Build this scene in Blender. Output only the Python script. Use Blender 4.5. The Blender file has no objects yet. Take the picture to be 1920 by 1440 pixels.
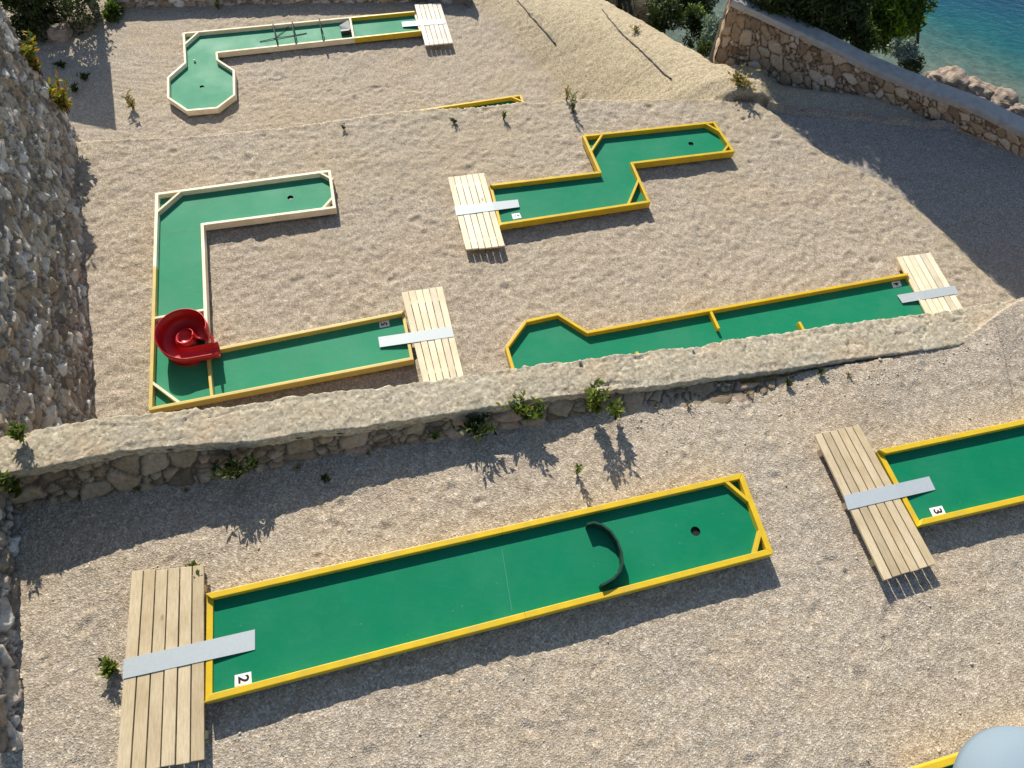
import bpy, bmesh, math, random
import numpy as np
from mathutils import Vector, Matrix
random.seed(7); rng = np.random.default_rng(7)
SC = bpy.context.scene; COL = SC.collection
# ------------------------------------------------------------------ camera
F_PX = 1299.728; PITCH = 1.0488064; ROLL = 0.1095371; CAM_Z = 7.4441211
cp, sp = math.cos(PITCH), math.sin(PITCH)
FW = np.array([0, cp, -sp]); R0 = np.array([1., 0, 0]); U0 = np.array([0, sp, cp])
RT = math.cos(ROLL)*R0 + math.sin(ROLL)*U0; UP = -math.sin(ROLL)*R0 + math.cos(ROLL)*U0
CAMO = np.array([0, 0, CAM_Z])
def ray(px, py): return FW + (px-960)/F_PX*RT - (py-720)/F_PX*UP
def P(px, py, z):                                  # the point of a horizontal plane seen at a photo pixel
    d = ray(px, py); t = (z-CAM_Z)/d[2]; q = CAMO + d*t
    return Vector((float(q[0]), float(q[1]), float(z)))
camd = bpy.data.cameras.new('camera'); cam = bpy.data.objects.new('camera', camd); COL.objects.link(cam)
camd.sensor_fit = 'HORIZONTAL'; camd.sensor_width = 36; camd.lens = 36*F_PX/1920; camd.clip_end = 3000; camd.clip_start = .05
cam.matrix_world = Matrix(((RT[0], UP[0], -FW[0], 0), (RT[1], UP[1], -FW[1], 0), (RT[2], UP[2], -FW[2], CAM_Z), (0, 0, 0, 1)))
SC.camera = cam
Z0, Z1, Z2 = 0.0, -2.1485, -4.5287                # rail-top height of the lanes on the three terraces
G0, G1, G2 = Z0-.2, Z1-.2, Z2-.2                  # gravel levels
SUN_AZ, SUN_EL = math.radians(24.2), math.radians(32)
TOSUN = Vector((-math.sin(SUN_AZ)*math.cos(SUN_EL), math.cos(SUN_AZ)*math.cos(SUN_EL), math.sin(SUN_EL)))
# ------------------------------------------------------------------ light
w = bpy.data.worlds.new('World'); SC.world = w; w.use_nodes = True
nt = w.node_tree; sky = nt.nodes.new('ShaderNodeTexSky'); sky.sky_type = 'NISHITA'; sky.sun_disc = False
sky.sun_elevation = SUN_EL; sky.sun_rotation = -SUN_AZ; sky.air_density = 1.0; sky.dust_density = .6
nt.links.new(sky.outputs[0], nt.nodes['Background'].inputs[0]); nt.nodes['Background'].inputs[1].default_value = .094
sd = bpy.data.lights.new('sun', 'SUN'); sd.energy = 4.6; sd.angle = math.radians(.5); sd.color = (1, .93, .82)
so = bpy.data.objects.new('sun', sd); COL.objects.link(so); so.rotation_euler = (-TOSUN).to_track_quat('-Z', 'Y').to_euler()
SC.view_settings.view_transform = 'Standard'; SC.view_settings.look = 'None'; SC.view_settings.exposure = .53; SC.view_settings.gamma = 1
# ------------------------------------------------------------------ scene helpers
def tag(o, label=None, cat=None, group=None, kind=None):
    if label: o['label'] = label
    if cat: o['category'] = cat
    if group: o['group'] = group
    if kind: o['kind'] = kind
    return o
def empty(name, loc=(0, 0, 0), label=None, cat=None, group=None):
    o = bpy.data.objects.new(name, None); COL.objects.link(o); o.location = loc; o.empty_display_size = .1
    return tag(o, label, cat, group)
def link(name, me, mat, parent=None):
    o = bpy.data.objects.new(name, me); COL.objects.link(o)
    if mat: me.materials.append(mat)
    if parent:
        o.parent = parent; o.matrix_parent_inverse = Matrix.Translation(-world_loc(parent))
    return o
def world_loc(o):
    v = o.location.copy()
    if o.parent: v = world_loc(o.parent) + v + o.matrix_parent_inverse.to_translation()
    return v
def bm_obj(name, bm, mat, parent=None, smooth=False):
    bmesh.ops.recalc_face_normals(bm, faces=bm.faces[:])
    me = bpy.data.meshes.new(name); bm.to_mesh(me); bm.free()
    if smooth: me.shade_smooth()
    return link(name, me, mat, parent)
def np_mesh(name, co, quads, smooth=True, attrs=None):
    co = np.asarray(co, np.float32); quads = np.asarray(quads, np.int32); k = quads.shape[1]
    me = bpy.data.meshes.new(name); me.vertices.add(len(co)); me.vertices.foreach_set('co', co.ravel())
    me.loops.add(quads.size); me.loops.foreach_set('vertex_index', quads.ravel())
    me.polygons.add(len(quads)); me.polygons.foreach_set('loop_start', np.arange(0, quads.size, k, dtype=np.int32))
    for n, a in (attrs or {}).items():
        at = me.attributes.new(n, 'FLOAT_COLOR', 'POINT')
        a = np.asarray(a, np.float32)
        full = np.ones((len(co), 4), np.float32); full[:, :a.shape[1]] = a
        at.data.foreach_set('color', full.ravel())
    me.update(calc_edges=True)
    if smooth: me.shade_smooth()
    return me
def grid_quads(nu, nv):                            # vertex index = i*nv + j
    i, j = np.meshgrid(np.arange(nu-1), np.arange(nv-1), indexing='ij'); a = (i*nv+j).ravel()
    return np.stack([a, a+nv, a+nv+1, a+1], 1)
def prism(bm, pts, z0, z1):                        # closed prism over a plan polygon
    lo = [bm.verts.new((p[0], p[1], z0 if not hasattr(z0, '__len__') else z0[i])) for i, p in enumerate(pts)]
    hi = [bm.verts.new((p[0], p[1], z1 if not hasattr(z1, '__len__') else z1[i])) for i, p in enumerate(pts)]
    n = len(pts); bm.faces.new(lo[::-1]); bm.faces.new(hi)
    for i in range(n): bm.faces.new((lo[i], lo[(i+1) % n], hi[(i+1) % n], hi[i]))
def bevel(bm, d, seg=1): bmesh.ops.bevel(bm, geom=bm.edges[:], offset=d, segments=seg, affect='EDGES', profile=.6)
def bar(name, a, b, width, z0, z1, mat, parent, bev=.005):
    a = Vector(a[:2]); b = Vector(b[:2]); d = (b-a).normalized(); n = Vector((-d.y, d.x))*width/2
    bm = bmesh.new(); prism(bm, [a-n, b-n, b+n, a+n], z0, z1)
    if bev: bevel(bm, bev, 2)
    return bm_obj(name, bm, mat, parent)
def tube(bm, pts, r, n=8, r1=None):
    pts = [Vector(p) for p in pts]; rings = []
    for i, p in enumerate(pts):
        t = (pts[min(i+1, len(pts)-1)]-pts[max(i-1, 0)]).normalized(); u = t.orthogonal().normalized(); v = t.cross(u)
        rr = r if r1 is None else r+(r1-r)*i/(len(pts)-1)
        rings.append([bm.verts.new(p+(u*math.cos(2*math.pi*k/n)+v*math.sin(2*math.pi*k/n))*rr) for k in range(n)])
    for A, B in zip(rings, rings[1:]):
        for k in range(n): bm.faces.new((A[k], A[(k+1) % n], B[(k+1) % n], B[k]))
    bm.faces.new(rings[0][::-1]); bm.faces.new(rings[-1])
# ------------------------------------------------------------------ numpy noise
def hsh(ix, iy, s=0):
    n = (ix.astype(np.int64)*374761393 + iy.astype(np.int64)*668265263 + s*1442695041) & 0xffffffff
    n = ((n ^ (n >> 13))*1274126177) & 0xffffffff; n = (n ^ (n >> 16))
    return (n & 0xffffff)/float(0xffffff)
def vn(x, y, s=0):
    ix, iy = np.floor(x), np.floor(y); fx, fy = x-ix, y-iy; fx = fx*fx*(3-2*fx); fy = fy*fy*(3-2*fy)
    a, b, c, d = hsh(ix, iy, s), hsh(ix+1, iy, s), hsh(ix, iy+1, s), hsh(ix+1, iy+1, s)
    return (a+(b-a)*fx)*(1-fy)+(c+(d-c)*fx)*fy-.5
def fbm(x, y, sc, s=0, o=4):
    r = 0; a = 1.
    for k in range(o): r = r+a*vn(x*sc+17.3*k, y*sc-9.1*k, s+k); a *= .5; sc *= 2.03
    return r
def sst(a, b, x): t = np.clip((x-a)/(b-a), 0, 1); return t*t*(3-2*t)
def voro(u, v, s=0):                               # nearest two distances and the cell's random numbers
    iu, iv = np.floor(u), np.floor(v); d1 = np.full(u.shape, 9.); d2 = d1.copy(); r = np.zeros(u.shape); r2 = np.zeros(u.shape); tl = np.zeros(u.shape)
    for a in (-1, 0, 1):
        for b in (-1, 0, 1):
            cu, cv = iu+a, iv+b; pu = cu+.12+.76*hsh(cu, cv, s+1); pv = cv+.12+.76*hsh(cu, cv, s+2)
            d = np.hypot(pu-u, pv-v); q = hsh(cu, cv, s+3); q2 = hsh(cu, cv, s+4); m = d < d1
            d2 = np.where(m, d1, np.minimum(d2, d)); r = np.where(m, q, r); r2 = np.where(m, q2, r2); tl = np.where(m, (u-pu)*(hsh(cu, cv, s+5)-.5)*2+(v-pv)*(hsh(cu, cv, s+6)-.5)*2, tl); d1 = np.where(m, d, d1)
    return d1, d2, r, r2, tl
# ------------------------------------------------------------------ materials
class M:
    def __init__(s, name, rough=.8, spec=.3, metal=0.):
        s.m = bpy.data.materials.new(name); s.m.use_nodes = True; s.nt = s.m.node_tree; s.b = s.nt.nodes['Principled BSDF']
        s.b.inputs['Roughness'].default_value = rough; s.b.inputs['Specular IOR Level'].default_value = spec; s.b.inputs['Metallic'].default_value = metal
        s.co = s.nt.nodes.new('ShaderNodeTexCoord').outputs['Object']; s.nrm = None
    def L(s, a, b): s.nt.links.new(a, b)
    def map(s, scale=(1, 1, 1), rot=(0, 0, 0)):
        n = s.nt.nodes.new('ShaderNodeMapping'); n.inputs['Scale'].default_value = scale; n.inputs['Rotation'].default_value = rot; s.L(s.co, n.inputs[0]); return n.outputs[0]
    def noise(s, scale, detail=4, rough=.55, vec=None, dist=0):
        n = s.nt.nodes.new('ShaderNodeTexNoise'); n.inputs['Scale'].default_value = scale; n.inputs['Detail'].default_value = detail
        n.inputs['Roughness'].default_value = rough; n.inputs['Distortion'].default_value = dist; s.L(vec or s.co, n.inputs['Vector']); return n.outputs['Fac']
    def vor(s, scale, out='Color', vec=None, feature='F1'):
        n = s.nt.nodes.new('ShaderNodeTexVoronoi'); n.feature = feature; n.inputs['Scale'].default_value = scale; s.L(vec or s.co, n.inputs['Vector'])
        return n.outputs[out]
    def bw(s, c): n = s.nt.nodes.new('ShaderNodeSeparateColor'); s.L(c, n.inputs[0]); return n.outputs[0]
    def ramp(s, fac, stops):
        n = s.nt.nodes.new('ShaderNodeValToRGB'); e = n.color_ramp.elements
        while len(e) < len(stops): e.new(.5)
        for k, (p, c) in enumerate(stops): e[k].position = p; e[k].color = (*c, 1) if len(c) == 3 else c
        s.L(fac, n.inputs[0]); return n.outputs[0]
    def mix(s, a, b, fac, mode='MIX'):
        n = s.nt.nodes.new('ShaderNodeMix'); n.data_type = 'RGBA'; n.blend_type = mode
        for i, v in ((6, a), (7, b)):
            if isinstance(v, tuple): n.inputs[i].default_value = (*v, 1)
            else: s.L(v, n.inputs[i])
        if isinstance(fac, (int, float)): n.inputs[0].default_value = fac
        else: s.L(fac, n.inputs[0])
        return n.outputs[2]
    def math(s, op, a, b=0.):
        n = s.nt.nodes.new('ShaderNodeMath'); n.operation = op
        for i, v in ((0, a), (1, b)):
            if isinstance(v, (int, float)): n.inputs[i].default_value = v
            else: s.L(v, n.inputs[i])
        return n.outputs[0]
    def attr(s, name): n = s.nt.nodes.new('ShaderNodeAttribute'); n.attribute_name = name; return n.outputs['Color']
    def rnd(s): return s.nt.nodes.new('ShaderNodeObjectInfo').outputs['Random']
    def sep(s, c): n = s.nt.nodes.new('ShaderNodeSeparateColor'); s.L(c, n.inputs[0]); return n.outputs
    def color(s, c):
        if isinstance(c, tuple): s.b.inputs['Base Color'].default_value = (*c, 1)
        else: s.L(c, s.b.inputs['Base Color'])
        return s
    def bump(s, h, strength=.5, dist=.01):
        n = s.nt.nodes.new('ShaderNodeBump'); n.inputs['Strength'].default_value = strength; n.inputs['Distance'].default_value = dist
        s.L(h, n.inputs['Height'])
        if s.nrm: s.L(s.nrm, n.inputs['Normal'])
        s.nrm = n.outputs[0]; s.L(s.nrm, s.b.inputs['Normal']); return s
    def roughn(s, r): s.L(r, s.b.inputs['Roughness']); return s
def gravel(name, k=1.0, path=False, warm=0.0):
    m = M(name, .95, .12)
    st = m.bw(m.vor(58)); st2 = m.bw(m.vor(24)); n1 = m.noise(9, 5, .65); n2 = m.noise(.55, 3); n3 = m.noise(70, 3, .7)
    f = m.math('ADD', m.math('MULTIPLY', st, .60), m.math('ADD', m.math('MULTIPLY', st2, .12), m.math('MULTIPLY', n3, .28)))
    c = m.ramp(f, [(.08, (.21*k, .170*k, .126*k)), (.30, (.335*k, .283*k, .218*k)), (.50, (.415*k, .358*k, .284*k)), (.70, (.49*k, .433*k, .352*k)), (.94, (.80*k, .745*k, .645*k))])
    tint = m.ramp(n2, [(.32, (1.04, .985, .91)), (.5, (1.01, .99, .955)), (.68, (1.0, .98, .965))])
    c = m.mix(c, tint, 1.0, 'MULTIPLY')
    c = m.mix(c, m.ramp(n1, [(.3, (.86, .84, .81)), (.62, (1.05, 1.05, 1.05))]), .7, 'MULTIPLY')
    if path:
        a = m.sep(m.attr('mask')); pf = m.noise(26, 4, .75)
        dry = m.ramp(m.math('ADD', m.math('MULTIPLY', m.bw(m.vor(38)), .5), m.math('MULTIPLY', pf, .5)),
                     [(.2, (.19, .145, .085)), (.42, (.35, .285, .180)), (.6, (.45, .38, .245)), (.85, (.64, .56, .40))])
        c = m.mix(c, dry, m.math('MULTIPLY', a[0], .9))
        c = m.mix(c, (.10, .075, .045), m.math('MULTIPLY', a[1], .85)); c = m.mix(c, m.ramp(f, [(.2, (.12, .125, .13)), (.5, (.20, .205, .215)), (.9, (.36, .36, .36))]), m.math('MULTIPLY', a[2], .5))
    m.color(c)
    m.bump(m.vor(58, 'Distance'), .55, .012); m.bump(m.noise(34, 4, .75), .45, .014); m.bump(m.noise(8, 3, .6), .2, .03)
    return m.m
def wood(name, light, dark, scale=1.0, rough=.7, spec=.3):
    m = M(name, rough, spec)
    ad = m.nt.nodes.new('ShaderNodeVectorMath'); ad.operation = 'ADD'; m.L(m.co, ad.inputs[0]); cb = m.nt.nodes.new('ShaderNodeCombineXYZ'); rr = m.math('MULTIPLY', m.rnd(), 61.)
    m.L(rr, cb.inputs[0]); m.L(m.math('MULTIPLY', rr, 1.7), cb.inputs[1]); m.L(cb.outputs[0], ad.inputs[1]); m.co = ad.outputs[0]
    g = m.noise(14*scale, 6, .65, m.map((.6, 7, 3)), .6); g2 = m.noise(2.2*scale, 3, .5); r = m.rnd()
    c = m.mix(m.ramp(g, [(.3, dark), (.62, light)]), m.ramp(r, [(0, (.80, .78, .75)), (.35, (.98, .93, .84)), (.6, (1.02, 1.0, .96)), (1, (1.12, 1.1, 1.08))]), 1, 'MULTIPLY')
    c = m.mix(c, m.ramp(g2, [(.38, (.84, .80, .74)), (.6, (1.05, 1.04, 1.02))]), .7, 'MULTIPLY')
    kn = m.vor(1.0, 'Distance', m.map((1.6, 3.2, 1))); c = m.mix(c, tuple(x*.45 for x in dark), m.ramp(kn, [(.04, (.8, .8, .8)), (.085, (0, 0, 0))]))
    m.color(c); m.bump(g, .35, .004); return m.m
def paint(name, col, worn, amount=.5, rough=.42):
    m = M(name, rough, .4); n = m.noise(5, 5, .62); n2 = m.noise(40, 4, .7)
    c = m.mix(col, tuple(x*.80 for x in col), m.ramp(n, [(.35, (0, 0, 0)), (.7, (1, 1, 1))]))
    wear = m.ramp(m.math('ADD', m.math('MULTIPLY', n, .45), m.math('MULTIPLY', n2, .55)), [(.60-.14*amount, (0, 0, 0)), (.74, (1, 1, 1))])
    m.color(m.mix(c, worn, m.math('MULTIPLY', wear, amount))); m.bump(n2, .25, .003); return m.m
def plain(name, col, rough=.6, spec=.4, metal=0., var=.15, scale=18):
    m = M(name, rough, spec, metal); n = m.noise(scale, 4, .6)
    m.color(m.mix(tuple(min(1, x*(1+var)) for x in col), tuple(x*(1-var) for x in col), n)); m.bump(n, .15, .003); return m.m
def stone(name, stops, mortar, relief=.5, soil=(.10, .08, .055)):
    m = M(name, .92, .15); a = m.sep(m.attr('stone')); n = m.noise(22, 6, .7); n2 = m.noise(5, 4, .6)
    c = m.ramp(a[0], stops)
    c = m.mix(c, m.ramp(n, [(.25, (.5, .48, .46)), (.5, (.95, .95, .95)), (.75, (1.35, 1.33, 1.3))]), .85, 'MULTIPLY')
    c = m.mix(c, m.ramp(n2, [(.3, (.85, .72, .55)), (.55, (1, 1, 1))]), .6, 'MULTIPLY')
    mo = m.mix(mortar, tuple(x*.55 for x in mortar), n)
    m.color(m.mix(c, mo, a[1])); m.bump(n, relief, .025); m.bump(m.noise(75, 3, .7), .4, .008); return m.m
def leafy(name, stops, trans=.35):
    m = M(name, .55, .35); a = m.sep(m.attr('leaf')); c = m.ramp(a[0], stops); m.color(c)
    t = m.nt.nodes.new('ShaderNodeBsdfTranslucent'); mx = m.nt.nodes.new('ShaderNodeMixShader'); mx.inputs[0].default_value = trans
    m.L(m.mix(c, (1.15, 1.2, .55), 1, 'MULTIPLY'), t.inputs[0]); out = m.nt.nodes['Material Output']
    m.L(m.b.outputs[0], mx.inputs[1]); m.L(t.outputs[0], mx.inputs[2]); m.L(mx.outputs[0], out.inputs[0]); return m.m

MAT = {}
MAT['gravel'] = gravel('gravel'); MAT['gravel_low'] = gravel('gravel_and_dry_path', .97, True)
MAT['yellow'] = paint('yellow_paint', (.72, .485, .018), (.60, .48, .24), .55)
MAT['ochre'] = paint('pale_yellow_paint', (.66, .50, .13), (.70, .62, .42), .6)
MAT['cream'] = wood('pale_wood', (.95, .90, .74), (.82, .70, .47), 1, .6)
MAT['plank'] = wood('deck_wood', (.63, .535, .375), (.46, .375, .235))
MAT['plank_pale'] = wood('deck_wood_glare', (.90, .85, .70), (.74, .66, .47))  # same deck wood, lightened to put the low-angle glare into its colour
MAT['plank_white'] = wood('whitish_deck_wood', (.95, .93, .88), (.82, .78, .70))
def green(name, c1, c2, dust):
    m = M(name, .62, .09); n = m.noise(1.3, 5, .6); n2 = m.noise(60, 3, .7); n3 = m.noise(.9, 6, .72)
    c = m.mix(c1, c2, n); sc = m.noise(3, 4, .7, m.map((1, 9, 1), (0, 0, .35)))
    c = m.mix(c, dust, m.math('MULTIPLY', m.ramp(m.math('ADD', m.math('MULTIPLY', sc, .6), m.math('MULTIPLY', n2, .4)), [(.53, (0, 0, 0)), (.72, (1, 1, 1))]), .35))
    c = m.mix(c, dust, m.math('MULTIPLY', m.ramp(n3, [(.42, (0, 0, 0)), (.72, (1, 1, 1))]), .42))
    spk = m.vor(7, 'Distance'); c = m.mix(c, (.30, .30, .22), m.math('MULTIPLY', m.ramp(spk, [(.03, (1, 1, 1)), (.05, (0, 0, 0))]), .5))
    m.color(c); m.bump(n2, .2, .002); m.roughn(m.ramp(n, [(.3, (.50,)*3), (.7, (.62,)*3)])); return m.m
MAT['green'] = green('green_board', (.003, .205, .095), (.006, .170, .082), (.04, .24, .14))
MAT['green_mid'] = green('green_board_some_sheen', (.006, .230, .115), (.012, .200, .102), (.07, .26, .16))  # lighter copy of the green, some sun sheen put into the colour
MAT['green_pale'] = green('green_board_sheen', (.022, .275, .145), (.035, .240, .130), (.10, .30, .19))  # palest copy, the glare on these lanes is painted in
MAT['seam'] = plain('seam_filler', (.05, .25, .15), .6); MAT['dark'] = plain('dark_plastic', (.012, .014, .012), .5)
MAT['dgreen'] = plain('dark_green_metal', (.012, .045, .028), .42, .5)
m = M('galvanised_strip', .62, .3, .25); n = m.noise(30, 4, .7); m.color(m.mix((.52, .57, .58), (.42, .47, .49), n)); m.bump(n, .1, .002); MAT['zinc'] = m.m
MAT['red'] = plain('red_plastic', (.50, .010, .016), .40, .45, var=.22, scale=7)
MAT['white'] = plain('white_sticker', (.80, .80, .78), .5, var=.04); MAT['black'] = plain('black_ink', (.015, .015, .015), .5)
MAT['pebble'] = plain('pale_pebble', (.50, .45, .37), .9, .1, var=.3, scale=3); MAT['ball'] = plain('white_ball', (.85, .85, .83), .3)
MAT['bluegrey'] = plain('blue_grey_metal', (.20, .26, .31), .75, .15, 0., .05, 4)
MAT['greymetal'] = plain('grey_post_paint', (.20, .21, .22), .5)
MAT['cable'] = plain('black_cable', (.02, .02, .02), .6)
MAT['wall_mid'] = stone('rubble_stone', [(0, (.20, .15, .10)), (.3, (.33, .26, .175)), (.6, (.44, .35, .235)), (.85, (.40, .30, .22)), (1, (.52, .44, .32))], (.13, .105, .075))
MAT['wall_left'] = stone('rough_grey_stone', [(0, (.14, .13, .12)), (.18, (.29, .265, .24)), (.32, (.36, .28, .20)), (.48, (.41, .40, .385)), (.62, (.49, .42, .34)), (.78, (.56, .56, .55)), (.9, (.70, .685, .655)), (1, (.85, .84, .81))], (.17, .15, .125), .9)
MAT['wall_right'] = stone('warm_rubble_stone', [(0, (.26, .18, .115)), (.3, (.43, .31, .20)), (.6, (.56, .43, .30)), (1, (.68, .58, .46))], (.14, .10, .065))
m = M('rough_coping', .93, .12); n = m.noise(11, 6, .72); n2 = m.noise(1.6, 4, .6); v = m.bw(m.vor(34))
c = m.ramp(m.math('ADD', m.math('MULTIPLY', n, .65), m.math('MULTIPLY', v, .35)), [(.22, (.22, .185, .135)), (.40, (.38, .335, .255)), (.6, (.485, .43, .335)), (.85, (.74, .69, .57))])
c = m.mix(c, m.ramp(n2, [(.3, (1.06, .96, .85)), (.5, (1.0, .98, .92)), (.7, (.95, .96, .94))]), 1, 'MULTIPLY')
m.color(c); m.bump(n, .25, .015); m.bump(m.noise(60, 4, .7), .6, .01); MAT['coping'] = m.m
m = M('smooth_coping', .85, .2); n = m.noise(6, 5, .6); m.color(m.ramp(n, [(.3, (.34, .32, .29)), (.7, (.47, .45, .42))])); m.bump(n, .3, .01); MAT['coping_r'] = m.m
m = M('rock', .9, .2); n = m.noise(3.2, 7, .7); m.color(m.ramp(n, [(.28, (.07, .055, .045)), (.5, (.32, .25, .19)), (.75, (.52, .44, .36))])); m.bump(n, .8, .1); MAT['rock'] = m.m
m = M('hill_soil', .95, .1); n = m.noise(1.1, 7, .7); m.color(m.ramp(n, [(.3, (.03, .035, .02)), (.55, (.11, .095, .06)), (.75, (.28, .24, .18))])); m.bump(n, .8, .1); MAT['hill'] = m.m
MAT['bark'] = plain('bark', (.09, .065, .045), .9, .1, var=.4, scale=9)
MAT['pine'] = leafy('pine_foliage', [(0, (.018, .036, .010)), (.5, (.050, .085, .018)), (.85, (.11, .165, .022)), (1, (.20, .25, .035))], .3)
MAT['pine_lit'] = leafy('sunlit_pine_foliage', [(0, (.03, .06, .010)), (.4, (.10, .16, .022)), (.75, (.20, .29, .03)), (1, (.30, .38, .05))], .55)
MAT['shrub'] = leafy('shrub_foliage', [(0, (.012, .025, .008)), (.6, (.04, .065, .016)), (1, (.10, .13, .03))], .3)
MAT['silver'] = leafy('silver_foliage', [(0, (.10, .14, .125)), (.6, (.24, .31, .28)), (1, (.40, .47, .44))], .25)
MAT['weed'] = leafy('weed_foliage', [(0, (.035, .065, .012)), (.5, (.085, .14, .022)), (.85, (.17, .22, .035)), (1, (.30, .27, .06))], .4)
MAT['dry'] = leafy('dry_grass', [(0, (.12, .085, .03)), (.5, (.26, .19, .07)), (1, (.34, .34, .12))], .3)
MAT['rust'] = leafy('autumn_foliage', [(0, (.05, .08, .012)), (.45, (.13, .18, .03)), (.7, (.30, .26, .05)), (1, (.45, .20, .05))], .4)
# ------------------------------------------------------------------ terrain heights
def poly(tab): t = np.array(tab, float); return t[:, 0], t[:, 1]
TOPL = np.array([(-5.6, 2.18, .43), (-5.0, 2.37, .41), (-4.62, 2.52, .39), (-4.13, 2.71, .37), (-3.62, 2.86, .32), (-2.8, 3.05, .27), (-2.23, 3.23, .23), (-1.66, 3.4, .18),
                 (-.92, 3.64, .15), (-.01, 3.95, .12), (.89, 4.26, .04), (1.5, 4.43, -.02), (2.35, 4.67, -.05), (4.4, 5.28, -.10), (6, 5.78, -.16), (8, 6.5, -.17), (13, 8., -.17)])
BACK = np.array([(-5.6, 2.63), (-5.3, 2.72), (-4.6, 3.03), (-3.48, 3.34), (-2.4, 3.68), (-1.4, 3.99), (-.02, 4.43), (1.05, 4.81), (2.72, 5.31), (4.39, 5.86), (5.6, 6.22), (7.2, 6.74), (13, 8.5)])
bpx = [(40, 955), (75, 940), (200, 927), (275, 915), (412, 900), (480, 880), (620, 850), (730, 840), (855, 815), (1035, 787), (1172, 765), (1385, 742), (1500, 709), (1660, 685)]
BASE = np.array([(P(a, b, G0).x, P(a, b, G0).y) for a, b in bpx]); BASE = np.vstack([[-5.7, BASE[0, 1]-.22], BASE, [6, 5.75], [13, 8]])
yT = lambda x: np.interp(x, TOPL[:, 0], TOPL[:, 1]); zT = lambda x: np.interp(x, TOPL[:, 0], TOPL[:, 2])
yK = lambda x: np.interp(x, BACK[:, 0], BACK[:, 1]); yB = lambda x: np.interp(x, BASE[:, 0], BASE[:, 1])
lipp = [P(a, b, G1) for a, b in ((150, 265), (400, 252), (560, 234), (640, 223), (700, 213), (780, 204), (850, 203), (900, 200), (978, 191), (1010, 193), (1060, 186), (1300, 185), (1415, 190))]
LIP = np.array([(-12, 9.2)]+[(q.x, q.y) for q in lipp]+[(9, 13.45)])
yL = lambda x: np.interp(x, LIP[:, 0], LIP[:, 1])
bk = [P(a, b, G1) for a, b in ((1415, 190), (1470, 240), (1540, 290), (1640, 335), (1720, 400), (1800, 480), (1890, 560))]
BANK = np.array(sorted([(q.y, q.x) for q in bk]+[(2, 10.5)])); xB = lambda y: np.interp(y, BANK[:, 0], BANK[:, 1])
GR = -2.55                                          # the road below the right-hand wall
wpx = [(1345, 100), (1440, 118), (1540, 150), (1640, 178), (1740, 225), (1840, 260), (1920, 295)]
WB = np.array([(P(a, b, GR-.05*0).x, P(a, b, GR).y) for a, b in wpx]); dW = WB[-1]-WB[-3]; WB = np.vstack([WB, WB[-1]+dW*2.0])
yW = lambda x: np.interp(x, WB[:, 0], WB[:, 1])
XS = np.array([(12, 1.6), (13.3, 1.35), (15, .75), (17, -.3), (20, -2.4), (26, -4)])    # where the dry path meets the third terrace
xS = lambda y: np.interp(y, XS[:, 0], XS[:, 1])
XR = np.array([(14.6, 3.95), (15.5, 3.6), (18, 2.45), (20.4, 1.3), (26, -1)])           # seaward edge of the path
xR = lambda y: np.interp(y, XR[:, 0], XR[:, 1])
def low_base(x, y):
    mid = G1 + 0*x
    third = G2 + .02*np.sin(x*.7)
    ramp = -2.2 - .36*np.maximum(0, y-13.9) - .35*sst(4.7, 5.6, x); ramp = np.maximum(ramp, G2-.05)
    road = GR + 0*x
    north = np.where(x < 8, third+(ramp-third)*sst(-.6, 3.0, x-xS(y)), ramp)
    north = north+(road-north)*sst(4.7, 5.6, x)*sst(14.8, 14.0, y)
    h = mid+(north-mid)*sst(-.05, .16, y-yL(x)+.04*np.sin(x*7))
    east = road+(ramp-road)*sst(13.2, 14.2, y)*sst(5.6, 4.7, x)
    h = np.where(y < yL(x), mid+(east-mid)*sst(0, .55, x-xB(y)), h)
    drop = np.maximum(sst(.05, .5, y-yW(x)-.45)*(x > 3.9), sst(0, .5, x-xR(y))*(y > 14.9))
    return h-drop*14
def dimples(X, Y, Z, n, box, r0, r1, dep):
    for k in range(n):
        cx, cy = rng.uniform(box[0], box[1]), rng.uniform(box[2], box[3]); a = rng.uniform(r0, r1); b = a*rng.uniform(.5, .9); th = rng.uniform(0, 3.14)
        i0, i1 = np.searchsorted(X[:, 0], (cx-3*a, cx+3*a)); sl = slice(max(i0, 0), i1)
        dx, dy = X[sl]-cx, Y[sl]-cy; u = dx*math.cos(th)+dy*math.sin(th); v = -dx*math.sin(th)+dy*math.cos(th); q = (u/a)**2+(v/b)**2
        Z[sl] += dep*rng.uniform(.4, 1)*(-np.exp(-q)+.45*np.exp(-((np.sqrt(q)-1.5)**2)*3))
def axis(segs):                                    # [(start, end, step), ...]
    return np.unique(np.round(np.concatenate([np.arange(a, b, s) for a, b, s in segs]+[[segs[-1][1]]]), 4))
# near gravel
ax = axis([(-6.0, -5.4, .1), (-5.4, 7.6, .02), (7.6, 13, .12)]); vv = axis([(0, .42, .02), (.42, 1, .0024)])
X = np.repeat(ax[:, None], len(vv), 1); ye = np.where(ax < 4.2, yB(ax)+.10, 0)+np.where(ax >= 4.2, 1, 0)*(yB(np.minimum(ax, 13))+.10)
ye = yB(ax)+.1+(yK(ax)-.03-yB(ax)-.1)*sst(5.9, 7.2, ax); Y = -6+(ye[:, None]+6)*vv[None]
Zb = G0+.02*fbm(X, Y, .8, 3, 2)
lump = sst(1.2, .1, np.where(X < 6.6, yB(X), yK(X))-Y)*sst(3.2, 4.8, X); Zb += (zT(X)-.03+.07*sst(5.6, 6.8, X)-G0)*lump
Z = Zb+.016*fbm(X, Y, 3.1, 11, 3)+.010*fbm(X, Y, 10, 21, 3)+.006*fbm(X, Y, 36, 31, 2)
dimples(X, Y, Z, 260, (-5, 7.5, -1, 6.5), .04, .10, .020)
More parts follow.
